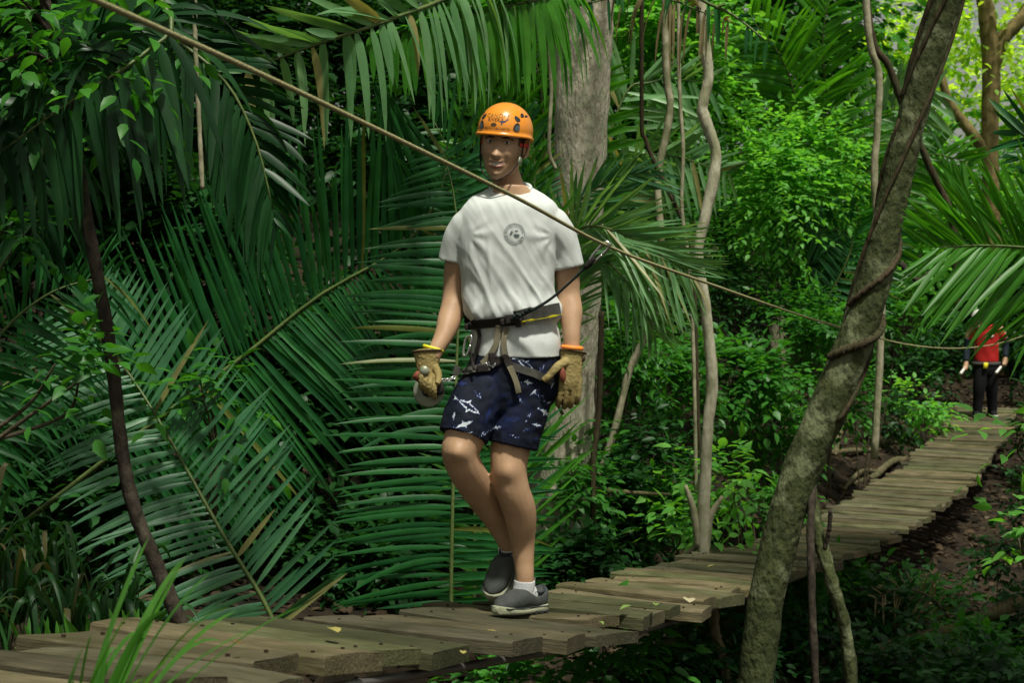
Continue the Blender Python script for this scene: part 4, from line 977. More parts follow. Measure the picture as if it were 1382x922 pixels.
def crown(t, c, r, nspray, size, mt, seed, nleaf=6, lumps=9, name='crown'):
    R = np.random.default_rng(seed); cen, out = clump_pts(R, nspray, c, r, .6, lumps)
    b, d, up, sz = sprays(R, cen, out+R.normal(0, .4, out.shape), nleaf, size)
    return leaf_obj(name, leaves(b, d, up, sz), mt, t, np.repeat(R.beta(2, 2.4, nspray), nleaf)*.75+.25*R.random(nspray*nleaf))
# ------------------------------------------------------------------ trees
t = thing('tree', on_ground(768, 9.3), 'stout pale furrowed trunk standing behind the person', 'tree')
trunk_part(t, [(742, 790, 9.3), (752, 700, 9.3), (764, 560, 9.3), (774, 420, 9.3), (781, 250, 9.3), (786, 100, 9.3), (792, -60, 9.3), (800, -420, 9.3), (806, -900, 9.3)], [50, 40, 37, 36, 35, 37, 39, 36, 30], 'bark_pale', 26, 90, .10, seed=3)
for a, b in (((803, -600, 9.3), (560, -1100, 8.2)), ((804, -700, 9.3), (1000, -1250, 10)), ((800, -500, 9.3), (860, -1000, 7))):
    trunk_part(t, [a, tuple((np.array(a)+np.array(b))/2+np.array([0, 20, 0])), b], [20, 14, 7], 'bark_pale', 10, 20, name='limb')
crown(t, P(800, -1050, 14), (3.4, 3.0, 1.7), 700, .16, 'leaf', 11)

t = thing('leaning_tree', on_ground(1010, 6.0), 'lichen-mottled tree leaning across the bridge, wrapped in dark vines', 'tree')
LT = [(985, 1250, 6.0), (1008, 1040, 6.0), (1020, 920, 6.0), (1036, 800, 6.0), (1073, 660, 6.0), (1122, 540, 6.0), (1168, 420, 6.0), (1198, 300, 6.0), (1228, 170, 6.0), (1272, 20, 6.0), (1325, -160, 6.0), (1400, -420, 6.1), (1800, -1100, 6.3)]
LR = [33, 27.5, 25, 24.5, 25.5, 25.5, 24, 20.5, 19.5, 19.5, 20, 19, 15]
trunk_part(t, LT, LR, 'bark_green', 24, 110, .10, seed=8)
lt = catmull([list(V3(p))+[r*6/FPX] for p, r in zip(LT, LR)], 300)
def wrap(s0, s1, turns, ph, r, over=.6, mtn='vine', name='vine'):
    idx = np.linspace(s0, s1, 40); pts = []
    T, U, W_ = frames(lt[:, :3])
    for i, q in enumerate(idx):
        j = int(q); a = ph + 2*math.pi*turns*i/39; rr = lt[j, 3]+r*over
        pts.append(lt[j, :3] + U[j]*rr*math.cos(a) + W_[j]*rr*math.sin(a))
    return mk(name, *tube_geo(pts, [r*(1-.25*i/39) for i in range(40)], 8), M[mtn], t)
wrap(110, 262, 1.15, 2.2, .010); wrap(120, 200, .75, .5, .010); wrap(150, 176, .62, -1.3, .013); wrap(168, 232, .5, 2.0, .014); wrap(135, 150, .5, -1.2, .018); wrap(205, 250, .4, -1.6, .010)
for pts, r in (([(1112, 610, 6.0), (1098, 650, 5.98), (1094, 720, 5.9), (1096, 820, 5.85), (1102, 960, 5.85)], 5.5), ([(1090, 640, 6.0), (1103, 715, 5.95), (1124, 790, 5.86), (1142, 860, 5.86), (1152, 960, 5.86)], 9), ([(1112, 745, 5.9), (1119, 715, 5.88), (1121, 690, 5.87)], 3), ([(1216, 355, 6.0), (1238, 378, 5.95), (1262, 364, 5.95)], 4)):
    trunk_part(t, pts, [r]*len(pts), 'bark_dark' if r < 6 else 'bark_green', 8, 30, .35, name='vine')
crown(t, P(1930, -1250, 6.4), (1.9, 1.9, 1.2), 800, .14, 'leaf', 12)

t = thing('liana', on_ground(950, 8.9), 'pale crooked bare liana stem rising just behind the planks', 'liana')
LI = [(950, 790, 8.9), (949, 745, 8.9), (951, 660, 8.9), (955, 580, 8.9), (961, 520, 8.9), (957, 460, 8.9), (950, 400, 8.9), (942, 345, 8.9), (950, 300, 8.9), (962, 245, 8.9), (966, 205, 8.9), (953, 165, 8.9), (948, 145, 8.9), (956, 105, 8.9), (952, 60, 8.9), (946, 10, 8.9), (942, -60, 8.9), (930, -400, 9.0), (880, -900, 9.2)]
trunk_part(t, LI, [10, 8.5, 8, 7.5, 8, 7.5, 7.5, 6.8, 7.5, 8, 6.8, 8, 7.5, 7, 7, 7, 7, 6, 5], 'bark_white', 12, 120, .2, seed=4)
for pts, r in (([(944, 740, 8.9), (936, 690, 8.9), (925, 655, 8.9)], 5), ([(952, 745, 8.9), (958, 700, 8.9), (975, 670, 8.9)], 5), ([(946, 735, 9.0), (930, 745, 9), (910, 762, 9)], 4)):
    trunk_part(t, pts, [r*1.2, r, r*.5], 'bark_liana', 8, 14, name='side_stem')

for k, (pts, r, mtn, lab) in enumerate([
    ([(900, -300, 10), (898, 60, 10), (904, 150, 10), (888, 240, 10), (892, 330, 10), (885, 420, 10.2), (850, 500, 10.3), (830, 580, 10.3), (805, 660, 10.3), (795, 760, 10.3)], 5, 'bark_liana', 'grey liana leaning over and bending down behind the fan of fronds'),
    ([(868, -300, 9.6), (866, 130, 9.6), (872, 190, 9.6), (898, 250, 9.6), (922, 300, 9.6), (935, 350, 9.6), (938, 420, 9.6), (942, 560, 9.6), (950, 760, 9.6)], 3, 'vine', 'thin dark vine hanging beside the pale crooked liana'),
    ([(915, -300, 9.5), (916, 80, 9.5), (922, 200, 9.5), (920, 280, 9.5), (930, 360, 9.5), (936, 480, 9.5), (942, 780, 9.5)], 2.6, 'bark_liana', 'slim brown vine twining down to the pale liana'),
    ([(1165, -300, 12), (1170, 20, 12), (1186, 100, 12), (1184, 170, 12), (1180, 240, 12), (1186, 330, 12), (1190, 420, 12), (1180, 620, 12)], 5, 'bark_liana', 'slender pale vine hanging behind the leaning tree'),
    ([(1160, -300, 13), (1172, 20, 13), (1200, 90, 13), (1222, 150, 13), (1255, 225, 13), (1285, 300, 13), (1292, 420, 13)], 5, 'vine', 'brown vine slanting down behind the leaning tree'),
    ([(264, -200, 5.2), (263, 20, 5.2), (266, 110, 5.2), (270, 190, 5.2), (273, 255, 5.2)], 3.2, 'bark_liana', 'dry brown hanging vine end below the dark drooping fronds'),
    ([(742, -200, 8.5), (741, 40, 8.5), (744, 120, 8.5), (741, 200, 8.5), (750, 228, 8.5)], 2.6, 'bark_liana', 'thin vine dangling beside the stout pale trunk'),
    ([(812, 420, 9.0), (808, 560, 9.0), (800, 640, 9.0), (806, 790, 9.0)], 4, 'vine', 'straight thin stem rising beside the base of the pale trunk')]):
    o = thing('vine', V3(pts[-1]), lab, 'vine'); trunk_part(o, pts, [r]*len(pts), mtn, 8, 60, .2, name='stem', seed=k)

t = thing('sapling', on_ground(252, 5.1), 'thin dark curved sapling stem beside the near planks', 'tree')
trunk_part(t, [(262, 930, 5.1), (245, 850, 5.0), (212, 765, 5.0), (182, 690, 5.0), (165, 610, 5.0), (153, 500, 5.0), (140, 420, 5.0), (124, 330, 5.0), (108, 240, 5.0), (96, 150, 5.0), (82, 80, 5.0), (66, 20, 5.0), (40, -80, 5.0)], [11.5, 10.5, 10, 9.5, 9, 9, 9, 8.5, 8.5, 8, 8, 7.5, 7], 'bark_dark', 12, 90, .18, seed=5)
R = np.random.default_rng(40)
cen = np.array([list(P(*p)) for p in [(R.uniform(-20, 215), R.uniform(-30, 130), R.uniform(4.4, 5.2)) for _ in range(70)]])
b, d, up, sz = sprays(R, cen, R.normal(0, 1, (70, 3))+np.array([.3, -.2, -.3]), 5, .07)
leaf_obj('foliage', leaves(b, d, up, sz, .5, True), 'leaf', t, R.random(350))
for j in range(12):
    e = cen[j*5]; trunk_part(t, [P(90, 60+j*4, 5.0), (Vector(e)+P(90, 60, 5.0))/2, Vector(e)], [4, 3, 1.5], 'bark_dark', 6, 8, name='twig')

t = thing('forked_tree', on_ground(1345, 27), 'golden lit forked tree at the bright edge of the forest', 'tree')
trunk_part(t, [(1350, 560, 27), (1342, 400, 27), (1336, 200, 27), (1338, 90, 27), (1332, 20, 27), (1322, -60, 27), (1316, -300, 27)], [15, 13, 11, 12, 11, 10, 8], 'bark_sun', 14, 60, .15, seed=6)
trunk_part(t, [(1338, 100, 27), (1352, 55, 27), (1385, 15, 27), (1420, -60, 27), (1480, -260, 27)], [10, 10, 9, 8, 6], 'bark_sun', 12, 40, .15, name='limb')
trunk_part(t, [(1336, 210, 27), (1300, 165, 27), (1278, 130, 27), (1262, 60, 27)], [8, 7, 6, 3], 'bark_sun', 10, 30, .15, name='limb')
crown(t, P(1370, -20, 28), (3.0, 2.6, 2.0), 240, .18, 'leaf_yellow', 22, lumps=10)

# ------------------------------------------------------------------ palms
pa = palm('palm', 250, 900, 6.8, 'palm with a huge dark feather leaf filling the ground left of the person')
frond(pa, [(40, 700, 6.9), (215, 565, 6.8), (330, 480, 6.8), (430, 400, 6.8), (540, 335, 6.75), (590, 270, 6.7), (604, 215, 6.7)], 92, 235, 215, (94, 46), (88, 78), (.02, .10), 8, 'palm', separate=True, messy=.4, rpx=8, seed=1, start=.2, taper=[.5, .8, 1, 1, .8, .35])
frond(pa, [(385, 880, 6.0), (355, 810, 6.0), (300, 720, 6.05), (210, 560, 6.2), (150, 470, 6.3), (105, 405, 6.4)], 56, 185, 165, (74, 70), (72, 62), (.22, .05), 8.6, 'palm_blue', separate=True, messy=.5, rpx=7, seed=2, lift=.2)
pb = palm('palm', 610, 860, 6.6, 'palm leaf of level green leaflets rising upright behind the person')
frond(pb, [(609, 850, 6.4), (609, 780, 6.4), (611, 680, 6.4), (614, 560, 6.45), (618, 450, 6.5), (622, 360, 6.55), (612, 260, 6.6), (598, 205, 6.6)], 70, 165, 150, (92, 84), (84, 76), (.10, .10), 8, 'palm', separate=True, messy=.5, rpx=6, seed=3, lift=.1, taper=[.9, 1, 1, .95, .6, .3])
frond(pb, [(640, 860, 6.9), (640, 600, 7.0), (628, 380, 7.1), (612, 230, 7.2), (580, 150, 7.2)], 52, 70, 170, (84, 60), (50, 30), (.12, .02), 7, 'palm', rpx=5, seed=4)
frond(pb, [(655, 860, 7.2), (668, 500, 7.4), (672, 330, 7.4), (648, 215, 7.4), (612, 175, 7.4)], 56, 120, 185, (70, 40), (52, 24), (.1, .0), 7.5, 'palm_bright', rpx=5, seed=5)
#frond(pb, [(560, 900, 7.2), (520, 760, 7.3), (470, 660, 7.4), (400, 600, 7.4)], 44, 140, 150, (70, 50), (70, 50), (.2, .1), 7, 'palm', rpx=5, seed=6)
pc = palm('palm', 775, 760, 8.2, 'palm fanning bright leaflets beside the person under the safety line')
frond(pc, [(752, 420, 8.3), (765, 330, 8.1), (800, 305, 8.0), (860, 325, 7.9), (935, 372, 7.8)], 66, 120, 150, (44, 22), (52, 34), (.02, .08), 5.2, 'palm_pale', separate=True, rpx=5, seed=7)
frond(pc, [(750, 430, 8.4), (758, 340, 8.3), (775, 280, 8.2), (830, 240, 8.1), (885, 232, 8.0)], 36, 70, 120, (34, 20), (44, 24), (.02, .06), 6, 'palm_blue', rpx=5, seed=8)
frond(pc, [(760, 560, 8.4), (700, 440, 8.5), (712, 320, 8.5), (722, 230, 8.6), (712, 150, 8.6)], 40, 90, 70, (60, 40), (60, 40), (.1, .1), 6.5, 'palm', rpx=5, seed=9)
frond(pc, [(748, 470, 8.2), (768, 360, 8.1), (800, 340, 8.1), (850, 385, 8.0), (885, 450, 8.0)], 46, 110, 100, (46, 26), (46, 26), (.05, .1), 5, 'palm_pale', rpx=5, seed=10)

pd = palm('tall_palm', 790, 780, 10.6, 'tall palm hanging pale folded leaflets over the person\'s head')
trunk_part(pd, [(786, 780, 10.6), (790, 300, 10.6), (792, -250, 10.6)], [26, 22, 20], 'bark_dark', 12, 30)
frond(pd, [(792, -250, 10.6), (740, -120, 8.0), (640, -25, 6.6), (520, 28, 6.0), (420, 62, 5.9), (325, 98, 5.9)], 76, 108, 140, (104, 82), (58, 34), (1.1, .02), 12, 'palm_pale', separate=True, rpx=8, seed=11, start=.42, torn=.25, taper=[.9, 1, 1, .95, .8, .45])
frond(pd, [(792, -250, 10.6), (800, -120, 8.5), (760, -20, 7.2), (680, 8, 6.8), (590, 30, 6.6), (500, 55, 6.5)], 70, 112, 60, (100, 80), (70, 40), (1.1, .5), 12, 'palm_bright', rpx=6, seed=12, start=.74, torn=.3)
frond(pd, [(792, -250, 10.6), (860, -110, 8.5), (930, -15, 7.6), (990, 20, 7.4), (1040, 60, 7.3)], 26, 60, 60, (80, 60), (80, 60), (.6, .95), 6, 'palm', rpx=7, seed=13, start=.6, torn=.5)
frond(pd, [(792, -250, 10.6), (820, -100, 8.5), (850, -20, 7.8), (800, 2, 7.6), (730, 18, 7.4)], 28, 52, 40, (90, 70), (70, 50), (1.0, .6), 6, 'palm', rpx=6, seed=14, start=.6, torn=.5)
frond(pd, [(792, -250, 10.6), (835, -120, 9.0), (880, -20, 8.4), (925, 6, 8.2), (985, 30, 8.0)], 34, 50, 90, (80, 60), (88, 70), (.6, 1.05), 5, 'palm_dry', rpx=5, seed=15, start=.6, torn=.45)

pe = palm('drooping_palm', -160, 900, 5.0, 'dark palm drooping long shadowed leaflets over the sapling')
trunk_part(pe, [(-160, 950, 5.0), (-150, 400, 5.0), (-40, -200, 5.0)], [40, 36, 30], 'bark_dark', 12, 30)
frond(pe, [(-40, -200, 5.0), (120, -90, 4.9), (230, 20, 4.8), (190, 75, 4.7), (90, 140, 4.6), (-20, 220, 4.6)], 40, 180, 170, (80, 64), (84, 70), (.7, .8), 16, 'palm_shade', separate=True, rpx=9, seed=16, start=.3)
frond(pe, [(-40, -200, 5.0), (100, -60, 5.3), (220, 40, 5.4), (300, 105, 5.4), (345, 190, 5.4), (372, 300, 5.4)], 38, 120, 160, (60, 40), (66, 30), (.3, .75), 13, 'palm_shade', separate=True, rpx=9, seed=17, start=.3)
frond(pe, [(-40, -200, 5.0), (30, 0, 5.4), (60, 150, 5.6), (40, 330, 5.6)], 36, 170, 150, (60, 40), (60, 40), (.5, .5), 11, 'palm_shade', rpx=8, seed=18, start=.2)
frond(pe, [(-100, 650, 5.6), (-20, 480, 5.8), (60, 400, 5.9), (150, 370, 6.0)], 44, 160, 180, (70, 45), (75, 55), (.25, .4), 7, 'palm', rpx=6, seed=19)
frond(pe, [(-120, 700, 6.6), (-40, 560, 6.7), (60, 490, 6.8), (150, 470, 6.8)], 40, 130, 130, (70, 50), (80, 60), (.2, .5), 7, 'palm', rpx=6, seed=20)

pf = palm('background_palm', 720, 620, 13, 'palm with broad bright leaves glowing between the helmet and the pale trunk')
frond(pf, [(740, 500, 13), (735, 200, 12.6), (722, 80, 12.4), (690, 20, 12.3), (640, -20, 12.2)], 50, 150, 160, (80, 60), (70, 55), (.15, .1), 10, 'palm_bright', rpx=5, seed=21)
frond(pf, [(735, 500, 13), (700, 240, 12.6), (655, 120, 12.4), (600, 90, 12.3)], 44, 120, 130, (70, 50), (70, 50), (.15, .1), 9, 'palm_bright', rpx=5, seed=22)
frond(pf, [(745, 500, 13), (840, 240, 12.8), (900, 210, 12.6), (985, 235, 12.5)], 54, 90, 100, (60, 40), (75, 55), (.05, .35), 7, 'palm_pale', rpx=4, seed=23)
frond(pf, [(745, 500, 13.2), (830, 160, 13), (880, 110, 13), (950, 110, 13)], 54, 100, 150, (60, 40), (80, 60), (.05, .3), 7.5, 'palm_pale', rpx=4, seed=24)

pg = palm('palm', 1560, 900, 4.4, 'bright glossy palm leaf reaching over the bridge end and the guide')
trunk_part(pg, [(1560, 1000, 4.4), (1560, 700, 4.4), (1540, 380, 4.4)], [34, 32, 26], 'bark_dark', 12, 20)
frond(pg, [(1540, 380, 4.4), (1470, 345, 4.35), (1385, 334, 4.3), (1320, 331, 4.25), (1262, 334, 4.2)], 54, 190, 168, (66, 30), (66, 34), (.0, .03), 8.4, 'palm_bright', separate=True, rpx=6, seed=25, start=.1, lift=.05, taper=[1, 1, 1, .85, .62, .4])
frond(pg, [(1540, 380, 4.4), (1500, 290, 4.6), (1440, 210, 4.7), (1375, 180, 4.8)], 26, 110, 150, (50, 28), (50, 28), (.1, .0), 12, 'palm', rpx=6, seed=26, start=.1)

ph = palm('background_palm', 1100, 560, 17, 'feathery palm with arching leaves high behind the leafy tree')
frond(ph, [(1100, 460, 17), (1120, 200, 16.5), (1110, 60, 16.2), (1130, -60, 16)], 70, 150, 120, (64, 46), (64, 46), (.2, .2), 7, 'palm_bright', rpx=4, seed=27)
frond(ph, [(1100, 460, 17), (1085, 210, 16.5), (1060, 90, 16.2), (1010, 20, 16)], 70, 120, 140, (64, 46), (64, 46), (.25, .25), 7, 'palm_bright', rpx=4, seed=28)
frond(ph, [(1105, 460, 17), (1150, 220, 16.5), (1200, 150, 16.4), (1262, 120, 16.2)], 60, 110, 130, (60, 40), (70, 50), (.1, .3), 7, 'palm_pale', rpx=4, seed=29)
frond(ph, [(1105, 460, 17), (1160, 300, 16), (1110, 250, 15.8), (1050, 250, 15.6)], 50, 90, 110, (70, 50), (70, 50), (.3, .3), 6, 'palm', rpx=4, seed=30)
frond(ph, [(1105, 460, 17), (1180, 260, 16.5), (1250, 210, 16.4), (1310, 220, 16.2)], 50, 90, 120, (60, 40), (70, 50), (.1, .3), 7, 'palm_bright', rpx=4, seed=31)
frond(ph, [(1080, 470, 15), (1150, 330, 15), (1100, 310, 15), (1040, 330, 15)], 60, 60, 90, (70, 50), (76, 60), (.2, .2), 4.5, 'palm', rpx=3, seed=32)
# ------------------------------------------------------------------ undergrowth
def bush(px, py, d, wpx, hpx, n, size, mt, label, seed, nleaf=7, group=None, name='shrub', lumps=7, depth=None, width=.55, srad=.010, fine=True):
    k = d/FPX; c = P(px, py, d); r = (wpx*k, depth or max(wpx, hpx)*k*.8, hpx*k)
    b = Vector((c.x, d, ground(c.x, d)))
    if name == 'leafy_sprig': b = c + Vector((math.copysign(.3, c.x), .08, -.22)) if abs(px-691) > 450 else c + Vector((-.05, .1, -.5))
    return shrub(name, label, 'shrub' if name != 'tree' else 'tree', b, c, r, n, size, mt, nleaf, seed, group, lumps=lumps, width=width, srad=srad, fine=fine)
S1 = 'leafy shrub on the slope behind the bridge'; G1 = 'shrubs on the slope behind the bridge'
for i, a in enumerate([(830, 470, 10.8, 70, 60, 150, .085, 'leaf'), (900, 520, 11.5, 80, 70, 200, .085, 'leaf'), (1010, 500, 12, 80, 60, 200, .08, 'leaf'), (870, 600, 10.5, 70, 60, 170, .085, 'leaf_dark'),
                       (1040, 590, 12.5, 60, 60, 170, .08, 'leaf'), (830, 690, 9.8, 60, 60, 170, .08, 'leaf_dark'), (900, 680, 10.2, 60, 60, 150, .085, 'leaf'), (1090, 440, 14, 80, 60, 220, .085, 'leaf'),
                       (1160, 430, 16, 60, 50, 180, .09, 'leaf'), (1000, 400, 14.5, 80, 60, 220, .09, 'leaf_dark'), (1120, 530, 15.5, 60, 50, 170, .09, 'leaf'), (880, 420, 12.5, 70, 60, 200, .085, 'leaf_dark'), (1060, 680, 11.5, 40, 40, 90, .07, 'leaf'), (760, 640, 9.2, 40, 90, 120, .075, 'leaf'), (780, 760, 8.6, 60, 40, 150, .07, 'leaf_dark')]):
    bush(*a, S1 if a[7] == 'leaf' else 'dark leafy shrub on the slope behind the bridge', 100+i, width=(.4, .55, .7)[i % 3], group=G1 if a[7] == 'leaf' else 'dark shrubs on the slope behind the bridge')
bush(985, 645, 9.6, 55, 60, 34, .105, 'leaf_light', 'pale broad-leaved seedling plant beside the crooked liana', 140, 6, name='broad_leaved_plant')
bush(930, 705, 9.3, 40, 30, 22, .10, 'leaf_light', 'low pale leafy plant at the foot of the crooked liana', 141, 6, name='broad_leaved_plant')
bush(1050, 240, 15, 105, 120, 620, .085, 'leaf_light', 'bright bushy tree of small leaves between crooked liana and leaning tree', 142, 8, name='tree', lumps=14)
bush(1100, 340, 16, 90, 60, 380, .085, 'leaf', 'mid green bush below the bright bushy tree', 143, 8, lumps=10)
bush(985, 320, 17, 60, 90, 300, .09, 'leaf', 'green bush showing behind the crooked liana', 144, 8, lumps=10)
bush(1250, 545, 21, 26, 34, 60, .13, 'leaf_light', 'light green leafy clump beside the bridge end', 145, 6)
S2 = 'low dark shrub under the right-hand edge of the bridge'; G2 = 'low shrubs in the gully under the bridge'
S2 = 'low dark shrub in the gully under the bridge'
for i, a in enumerate([(1130, 800, 10, 60, 40, 110, .08), (1200, 850, 9.6, 70, 40, 130, .08), (1080, 880, 8.8, 50, 40, 110, .08), (1300, 880, 9.0, 70, 40, 140, .08), (1180, 910, 8.4, 60, 30, 120, .075), (1370, 850, 9.5, 50, 40, 100, .08), (1260, 830, 10.6, 60, 30, 100, .08), (950, 880, 8.0, 60, 50, 110, .075), (900, 920, 7.2, 60, 40, 100, .07), (1090, 800, 9.6, 40, 30, 80, .07), (1330, 920, 8.2, 70, 30, 110, .075), (1000, 920, 7.6, 40, 40, 80, .07)]):
    bush(*a, 'leaf_dark' if i % 3 else 'leaf', S2, 160+i, 6, G2)
for i, a in enumerate([(1395, 660, 15, 30, 40, 70, .09), (1370, 760, 11.5, 40, 25, 50, .08), (1240, 800, 11.5, 30, 20, 40, .07), (1410, 560, 19, 40, 60, 110, .12), (1275, 480, 24, 34, 46, 120, .13), (1385, 490, 24, 30, 50, 120, .13), (1230, 500, 22.5, 34, 34, 110, .12), (1330, 440, 27, 50, 60, 160, .15), (1200, 560, 20, 30, 26, 70, .1)]):
    bush(*a, 'leaf_dark', 'dark shrub on the bank beyond the far planks', 180+i, 6, 'dark shrubs on the far bank', srad=.005)
bush(800, 890, 6.6, 60, 35, 40, .10, 'leaf', 'broad light leaves poking out below the plank ends', 190, 5, name='broad_leaved_plant')
bush(700, 915, 6.4, 80, 20, 60, .08, 'leaf', 'green leafy plant growing in the shade beneath the planks', 191, 6, name='broad_leaved_plant')
bush(1376, 735, 6.4, 22, 40, 9, .085, 'leaf_light', 'pale leaf sprig leaning in over the gully', 192, 5, name='leafy_sprig')
bush(1380, 600, 6.6, 18, 30, 6, .085, 'leaf_light', 'pale leaf sprig beside the far planks', 193, 5, name='leafy_sprig')
bush(290, 540, 6.2, 50, 50, 22, .075, 'leaf', 'small leafy sprig in front of the huge dark palm leaf', 194, 5, name='leafy_sprig')
bush(90, 500, 4.7, 70, 36, 16, .07, 'leaf', 'broad-leaved sprig growing across the sapling stem', 195, 5, name='leafy_sprig')
bush(10, 340, 4.9, 40, 60, 20, .065, 'leaf', 'leafy twig hanging below the dark drooping fronds', 196, 5, name='leafy_sprig')

# dark understorey behind the left palms
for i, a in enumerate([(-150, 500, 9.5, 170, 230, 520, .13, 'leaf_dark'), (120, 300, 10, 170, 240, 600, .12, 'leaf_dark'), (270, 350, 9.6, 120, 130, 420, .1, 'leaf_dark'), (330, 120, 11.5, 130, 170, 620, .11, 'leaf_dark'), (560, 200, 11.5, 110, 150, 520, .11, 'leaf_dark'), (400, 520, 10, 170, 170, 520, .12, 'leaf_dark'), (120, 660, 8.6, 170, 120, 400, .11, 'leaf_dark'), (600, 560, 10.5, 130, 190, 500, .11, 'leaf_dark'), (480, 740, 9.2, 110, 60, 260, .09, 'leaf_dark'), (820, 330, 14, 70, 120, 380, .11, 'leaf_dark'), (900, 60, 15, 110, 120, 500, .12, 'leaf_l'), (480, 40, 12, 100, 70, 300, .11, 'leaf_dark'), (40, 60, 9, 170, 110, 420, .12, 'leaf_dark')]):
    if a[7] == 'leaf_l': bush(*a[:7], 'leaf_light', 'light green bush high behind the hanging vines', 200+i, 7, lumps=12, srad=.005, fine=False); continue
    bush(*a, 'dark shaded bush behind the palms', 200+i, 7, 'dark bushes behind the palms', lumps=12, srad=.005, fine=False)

# trees at the back of the clearing, each with trunk and crown
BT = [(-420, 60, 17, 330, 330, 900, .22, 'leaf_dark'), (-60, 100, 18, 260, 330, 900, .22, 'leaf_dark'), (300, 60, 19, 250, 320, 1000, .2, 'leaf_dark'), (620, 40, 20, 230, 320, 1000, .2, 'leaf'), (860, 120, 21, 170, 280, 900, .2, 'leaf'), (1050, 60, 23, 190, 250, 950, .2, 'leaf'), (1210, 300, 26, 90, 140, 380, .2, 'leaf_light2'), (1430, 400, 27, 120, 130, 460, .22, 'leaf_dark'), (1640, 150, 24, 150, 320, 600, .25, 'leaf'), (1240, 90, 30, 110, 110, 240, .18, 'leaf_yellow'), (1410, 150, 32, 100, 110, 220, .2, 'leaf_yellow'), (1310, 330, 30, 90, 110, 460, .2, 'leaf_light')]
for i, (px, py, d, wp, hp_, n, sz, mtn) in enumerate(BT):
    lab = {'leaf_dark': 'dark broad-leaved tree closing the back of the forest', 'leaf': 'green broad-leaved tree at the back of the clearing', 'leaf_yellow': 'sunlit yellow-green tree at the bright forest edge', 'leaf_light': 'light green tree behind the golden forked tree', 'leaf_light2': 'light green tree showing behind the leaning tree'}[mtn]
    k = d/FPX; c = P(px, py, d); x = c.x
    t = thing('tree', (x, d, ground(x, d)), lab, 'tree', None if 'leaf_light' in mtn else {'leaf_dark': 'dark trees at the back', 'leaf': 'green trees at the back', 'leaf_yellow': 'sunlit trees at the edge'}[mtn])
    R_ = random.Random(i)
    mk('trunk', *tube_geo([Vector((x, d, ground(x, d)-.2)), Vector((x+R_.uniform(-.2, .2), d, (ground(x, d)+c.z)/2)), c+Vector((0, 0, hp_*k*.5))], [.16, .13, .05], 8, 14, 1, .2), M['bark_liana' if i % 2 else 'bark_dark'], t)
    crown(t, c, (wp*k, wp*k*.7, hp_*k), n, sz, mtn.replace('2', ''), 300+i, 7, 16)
# the wood beyond: one mass
R = np.random.default_rng(77); n = 5200
yy = R.uniform(27, 46, n); xx = R.uniform(-.62, .68, n)*yy; top = np.where(xx/yy > .235, 2.5, 13.0); zz = np.array([ground(a, b, False) for a, b in zip(xx, yy)]) + R.random(n)**.8*(top+R.normal(0, 1.2, n))
cen = np.stack([xx, yy, zz], 1); b, d, up, sz = sprays(R, cen, R.normal(0, 1, (n, 3))+np.array([0, -.5, .2]), 7, .42)
o = leaf_obj('distant_wood', leaves(b, d, up, sz), 'leaf', None, np.repeat(R.beta(2, 2, n), 7)); tag(o, 'far forest seen as one green mass', None, kind='stuff')

# unseen canopy trees added round the clearing to block sun and sky
for i, (x, y_, z, rx, ry, rz, n) in enumerate([(-6.5, 9, 11.5, 4.5, 4.5, 2.2, 1800), (-3.6, 1.6, 10.5, 3.4, 3.4, 1.8, 1500), (7.2, 5.2, 12, 2.8, 2.8, 1.6, 1300), (-7.5, 16, 12.5, 4.8, 4.5, 2.2, 1600), (-3.2, -2.5, 12, 3.0, 3.0, 1.8, 700)]):
    t = thing('canopy_tree', (x, y_, ground(x, y_)), 'tall tree spreading its crown over the clearing', 'tree', 'canopy trees round the clearing')
    bx = x if abs(x+3.6) > .01 else -5.5
    mk('trunk', *tube_geo([Vector((bx, y_, ground(bx, y_)-.2)), Vector((bx+.2, y_, z*.5)), Vector((x, y_, z))], [.22, .18, .08], 10, 16, 1, .15), M['bark_pale'], t)
    crown(t, (x, y_, z), (rx, ry, rz), n, .2, 'leaf', 400+i, 7, 14)

# ------------------------------------------------------------------ strap-leaved clumps
def clump(name, label, px, py, d, n, L, Wd, spread, mt, seed, droop=.7, group=None, lean=(0, 0, 0), cat='plant'):
    R = np.random.default_rng(seed); c = P(px, py, d); t = thing(name, c, label, cat, group)
    a = R.uniform(0, 2*math.pi, n); sp_ = R.uniform(.15, 1, n)*spread
    dd = np.stack([np.cos(a)*sp_, np.sin(a)*sp_, np.ones(n)], 1) + np.array(lean)
    b = np.array(c) + np.stack([np.cos(a)*.03, np.sin(a)*.03, np.zeros(n)], 1)*R.random((n, 1))*2
    V = strips(b, dd, L*R.uniform(.55, 1.1, n), Wd*R.uniform(.7, 1.2, n), np.cross(dd, [0, 0, 1.0])+R.normal(0, .15, (n, 3)), droop*R.uniform(.5, 1.3, n), 8, .3, [.8, 1, 1, .85, .55, .02])
    q = []
    for i in range(n):
        mk('blade', V[i].reshape(-1, 3), strip_faces(1, 8), M[mt], t, origin=Vector(V[i, 0, 1]), rnd=float(R.beta(2, 2)) if R.random() > .05 else 1.0)
    return t
clump('strap_leaved_plant', 'bright green strap-leaved shoot standing in front of the near planks', 128, 1010, 2.3, 20, .48, .017, .42, 'grass_bright', 1, .36, lean=(.46, 0, 0))
clump('strap_leaved_plant', 'short bright blade beside the strap-leaved shoot', 70, 985, 2.3, 3, .17, .02, .2, 'grass_bright', 2, .05, lean=(.35, 0, 0))
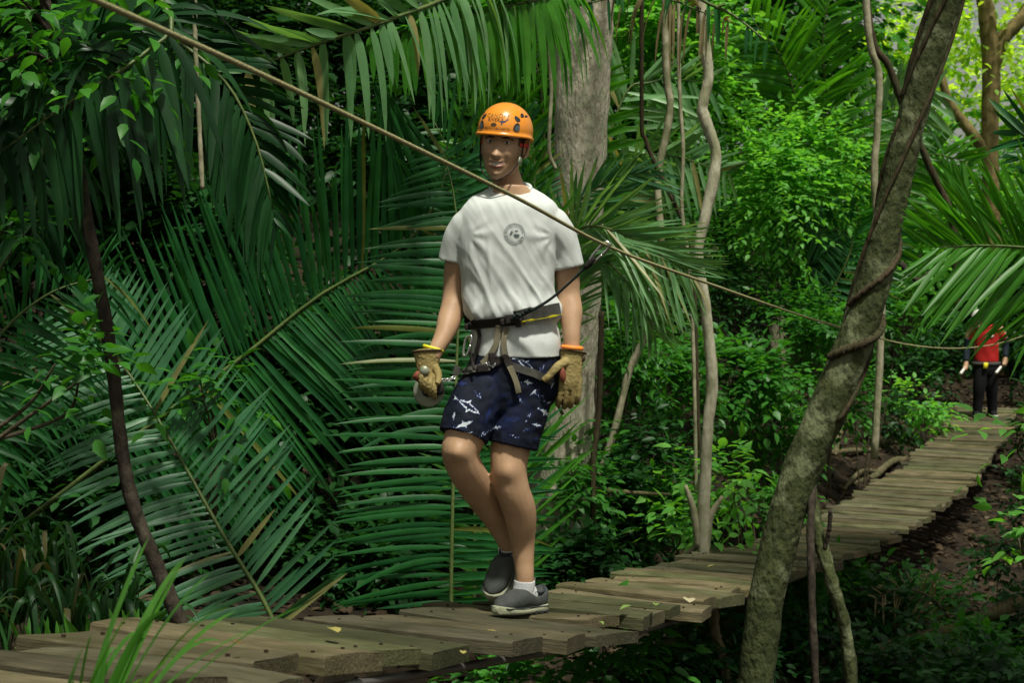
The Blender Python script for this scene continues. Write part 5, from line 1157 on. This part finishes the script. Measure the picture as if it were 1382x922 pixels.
for i, (px, py, d) in enumerate([(20, 830, 5.6), (90, 850, 5.5), (150, 840, 5.9), (-30, 760, 5.9), (60, 760, 6.2), (190, 860, 6.2), (-60, 860, 5.4)]):
    clump('strap_leaved_plant', 'arching strap-leaved clump with dry tips under the drooping palm', px, py+10, d-.35, 34, .95, .024, .7, 'grass', 10+i, 1.0, 'strap-leaved clumps under the drooping palm')
R = np.random.default_rng(9)
V = []
for k in range(26):
    V.append(1)
for k in range(16):
    px = 35+k*9.5; c = P(px, 872-k*.9, 4.75); 
V = strips(np.array([list(P(30+k*8, 874-k*.8, 4.7)) for k in range(22)]), np.stack([R.normal(-.15, .15, 22), R.normal(0, .2, 22), np.ones(22)], 1), R.uniform(.07, .13, 22), np.full(22, .016), np.tile([1., 0, 0], (22, 1)), np.full(22, .1), 4)
t = thing('fern', P(110, 880, 4.7), 'row of short upright fern leaflets along the far side of the near planks', 'fern')
for i in range(22): mk('leaflet', V[i].reshape(-1, 3), strip_faces(1, 4), M['grass_bright'], t, origin=Vector(V[i, 0, 1]), rnd=float(R.random()))
mk('stalk', *tube_geo([P(20, 876, 4.7), P(110, 872, 4.7), P(210, 860, 4.7)], [.006, .005, .003], 6, 12), M['rachis'], t)

# ------------------------------------------------------------------ roots, fallen wood, litter
for k, (pts, r, lab) in enumerate([
    ([(1380, 812, 9.4), (1330, 832, 9.4), (1290, 850, 9.4), (1210, 870, 9.4), (1150, 885, 9.4), (1085, 896, 9.4)], 9, 'fallen branch lying across the gully under the bridge'),
    ([on_ground(1225, 20)+Vector((0, 0, .03)), on_ground(1205, 19)+Vector((0, 0, .08)), on_ground(1180, 18)+Vector((0, 0, .03)), on_ground(1150, 17)], 5, 'thick pale root bending out of the bank'),
    ([on_ground(1150, 21), on_ground(1135, 19.5)+Vector((0, 0, .05)), on_ground(1128, 18)], 4, 'thin pale root running down the bank'),
    ([on_ground(1190, 18.5)+Vector((0, 0, .03)), on_ground(1165, 17.5)+Vector((0, 0, .12)), on_ground(1140, 16.5)+Vector((0, 0, .03))], 3.5, 'pale broken stick lying on the bank'),
    ([on_ground(1085, 13), on_ground(1105, 13.6)+Vector((0, 0, .06)), on_ground(1120, 14.5)+Vector((0, 0, .02))], 4, 'mossy stick slanting up the bank'),
    ([(800, 660, 9.4), (850, 665, 9.4), (905, 668, 9.4)], 3, 'thin horizontal dead branch among the shrubs'),
    ([(960, 800, 7.6), (965, 850, 7.6), (978, 900, 7.5), (985, 950, 7.5)], 7, 'crooked stake under the plank ends'),
    ([on_ground(1120, 18), on_ground(1150, 18.6)+Vector((0, 0, .1)), on_ground(1180, 19.5)], 4, 'curved root crossing the bank above the broken stick')]):
    o = thing('branch', V3(pts[0]), lab, 'branch'); trunk_part(o, pts, [r*1.1]+[r]*(len(pts)-2)+[r*.7], 'bark_wet', 9, 30, .35, name='wood', seed=k)
pd2 = thing('dead_frond', P(1250, 830, 9.8), 'dry brown dead palm leaf lying in the gully', 'palm leaf')
frond(pd2, [(1290, 850, 9.8), (1260, 810, 9.7), (1220, 795, 9.6), (1180, 808, 9.5)], 16, 60, 40, (80, 60), (70, 50), (.35, .3), 3.2, 'palm_dry', seed=60, rmat='twig')
R = np.random.default_rng(5); n = 16000
yy = 3 + 24*R.random(n)**1.1; xx = np.array([xb(a) for a in yy]) + R.normal(.6, 3.2, n)
pos = np.array([(a, b, ground(a, b)+.012+.03*R.random()) for a, b in zip(xx, yy)])
d = R.normal(0, 1, (n, 3)); d[:, 2] *= .25; up = np.array([0, 0, 1.0])+R.normal(0, .3, (n, 3))
o = leaf_obj('leaf_litter', leaves(pos, d, up, R.uniform(.06, .14, n), .5), 'litter', None, R.beta(1.6, 2.4, n)); tag(o, 'brown fallen leaves covering the forest floor', None, kind='stuff')
# leaves fallen on the planks
M['fl_yellow'] = mat('yellowed_leaf', (.30, .26, .07), .6); M['fl_green'] = mat('fallen_green_leaf', (.14, .22, .05), .5); M['fl_brown'] = mat('brown_leaf', (.16, .06, .02), .6); M['fl_pale'] = mat('pale_dry_leaf', (.36, .32, .2), .7)
FL = [(930, 814, 'fl_pale', .10, 'large curled pale dry leaf on the plank ends'), (885, 820, 'fl_green', .05, 'small green leaf beside the curled pale leaf'), (845, 824, 'fl_green', .06, 'crumpled green leaf on the planks ahead of the person'), (812, 846, 'fl_green', .03, 'tiny green leaf by the plank end'), (450, 856, 'fl_yellow', .075, 'curled yellow-brown leaf on the near planks'), (322, 874, 'fl_brown', .035, 'small red-brown leaf on the near planks'), (662, 858, 'fl_yellow', .03, 'scrap of yellow leaf between plank joints'), (960, 767, 'fl_yellow', .05, 'small orange-yellow leaf at the raised plank'), (1197, 712, 'fl_green', .10, 'lime green leaf on the far planks'), (1180, 684, 'fl_pale', .09, 'pale leaf by the edge of the far planks'), (625, 888, 'fl_yellow', .03, 'yellow leaf scrap on the plank end')]
for i, (px, py, mtn, sz, lab) in enumerate(FL):
    # find the board surface under the pixel
    o_ = Vector((0, 0, CAMZ)); q = None
    for dd in np.linspace(3, 16, 1300):
        p = P(px, py, dd)
        if p.z < zb(dd)+.022: q = p; break
    if q is None: continue
    R_ = random.Random(i+3); a = R_.uniform(0, 6.28); V = leaves(np.array([list(q)])-np.array([[math.cos(a)*sz/2, math.sin(a)*sz/2, -.012]]), np.array([[math.cos(a), math.sin(a), .12]]), np.array([[.1, .1, 1.0]]), np.array([sz]), .5, True)[0]
    tri = TRI12.tolist()
    o = mk('fallen_leaf', V, tri, M[mtn], origin=q); tag(o, lab, 'leaf', 'leaves fallen on the planks')
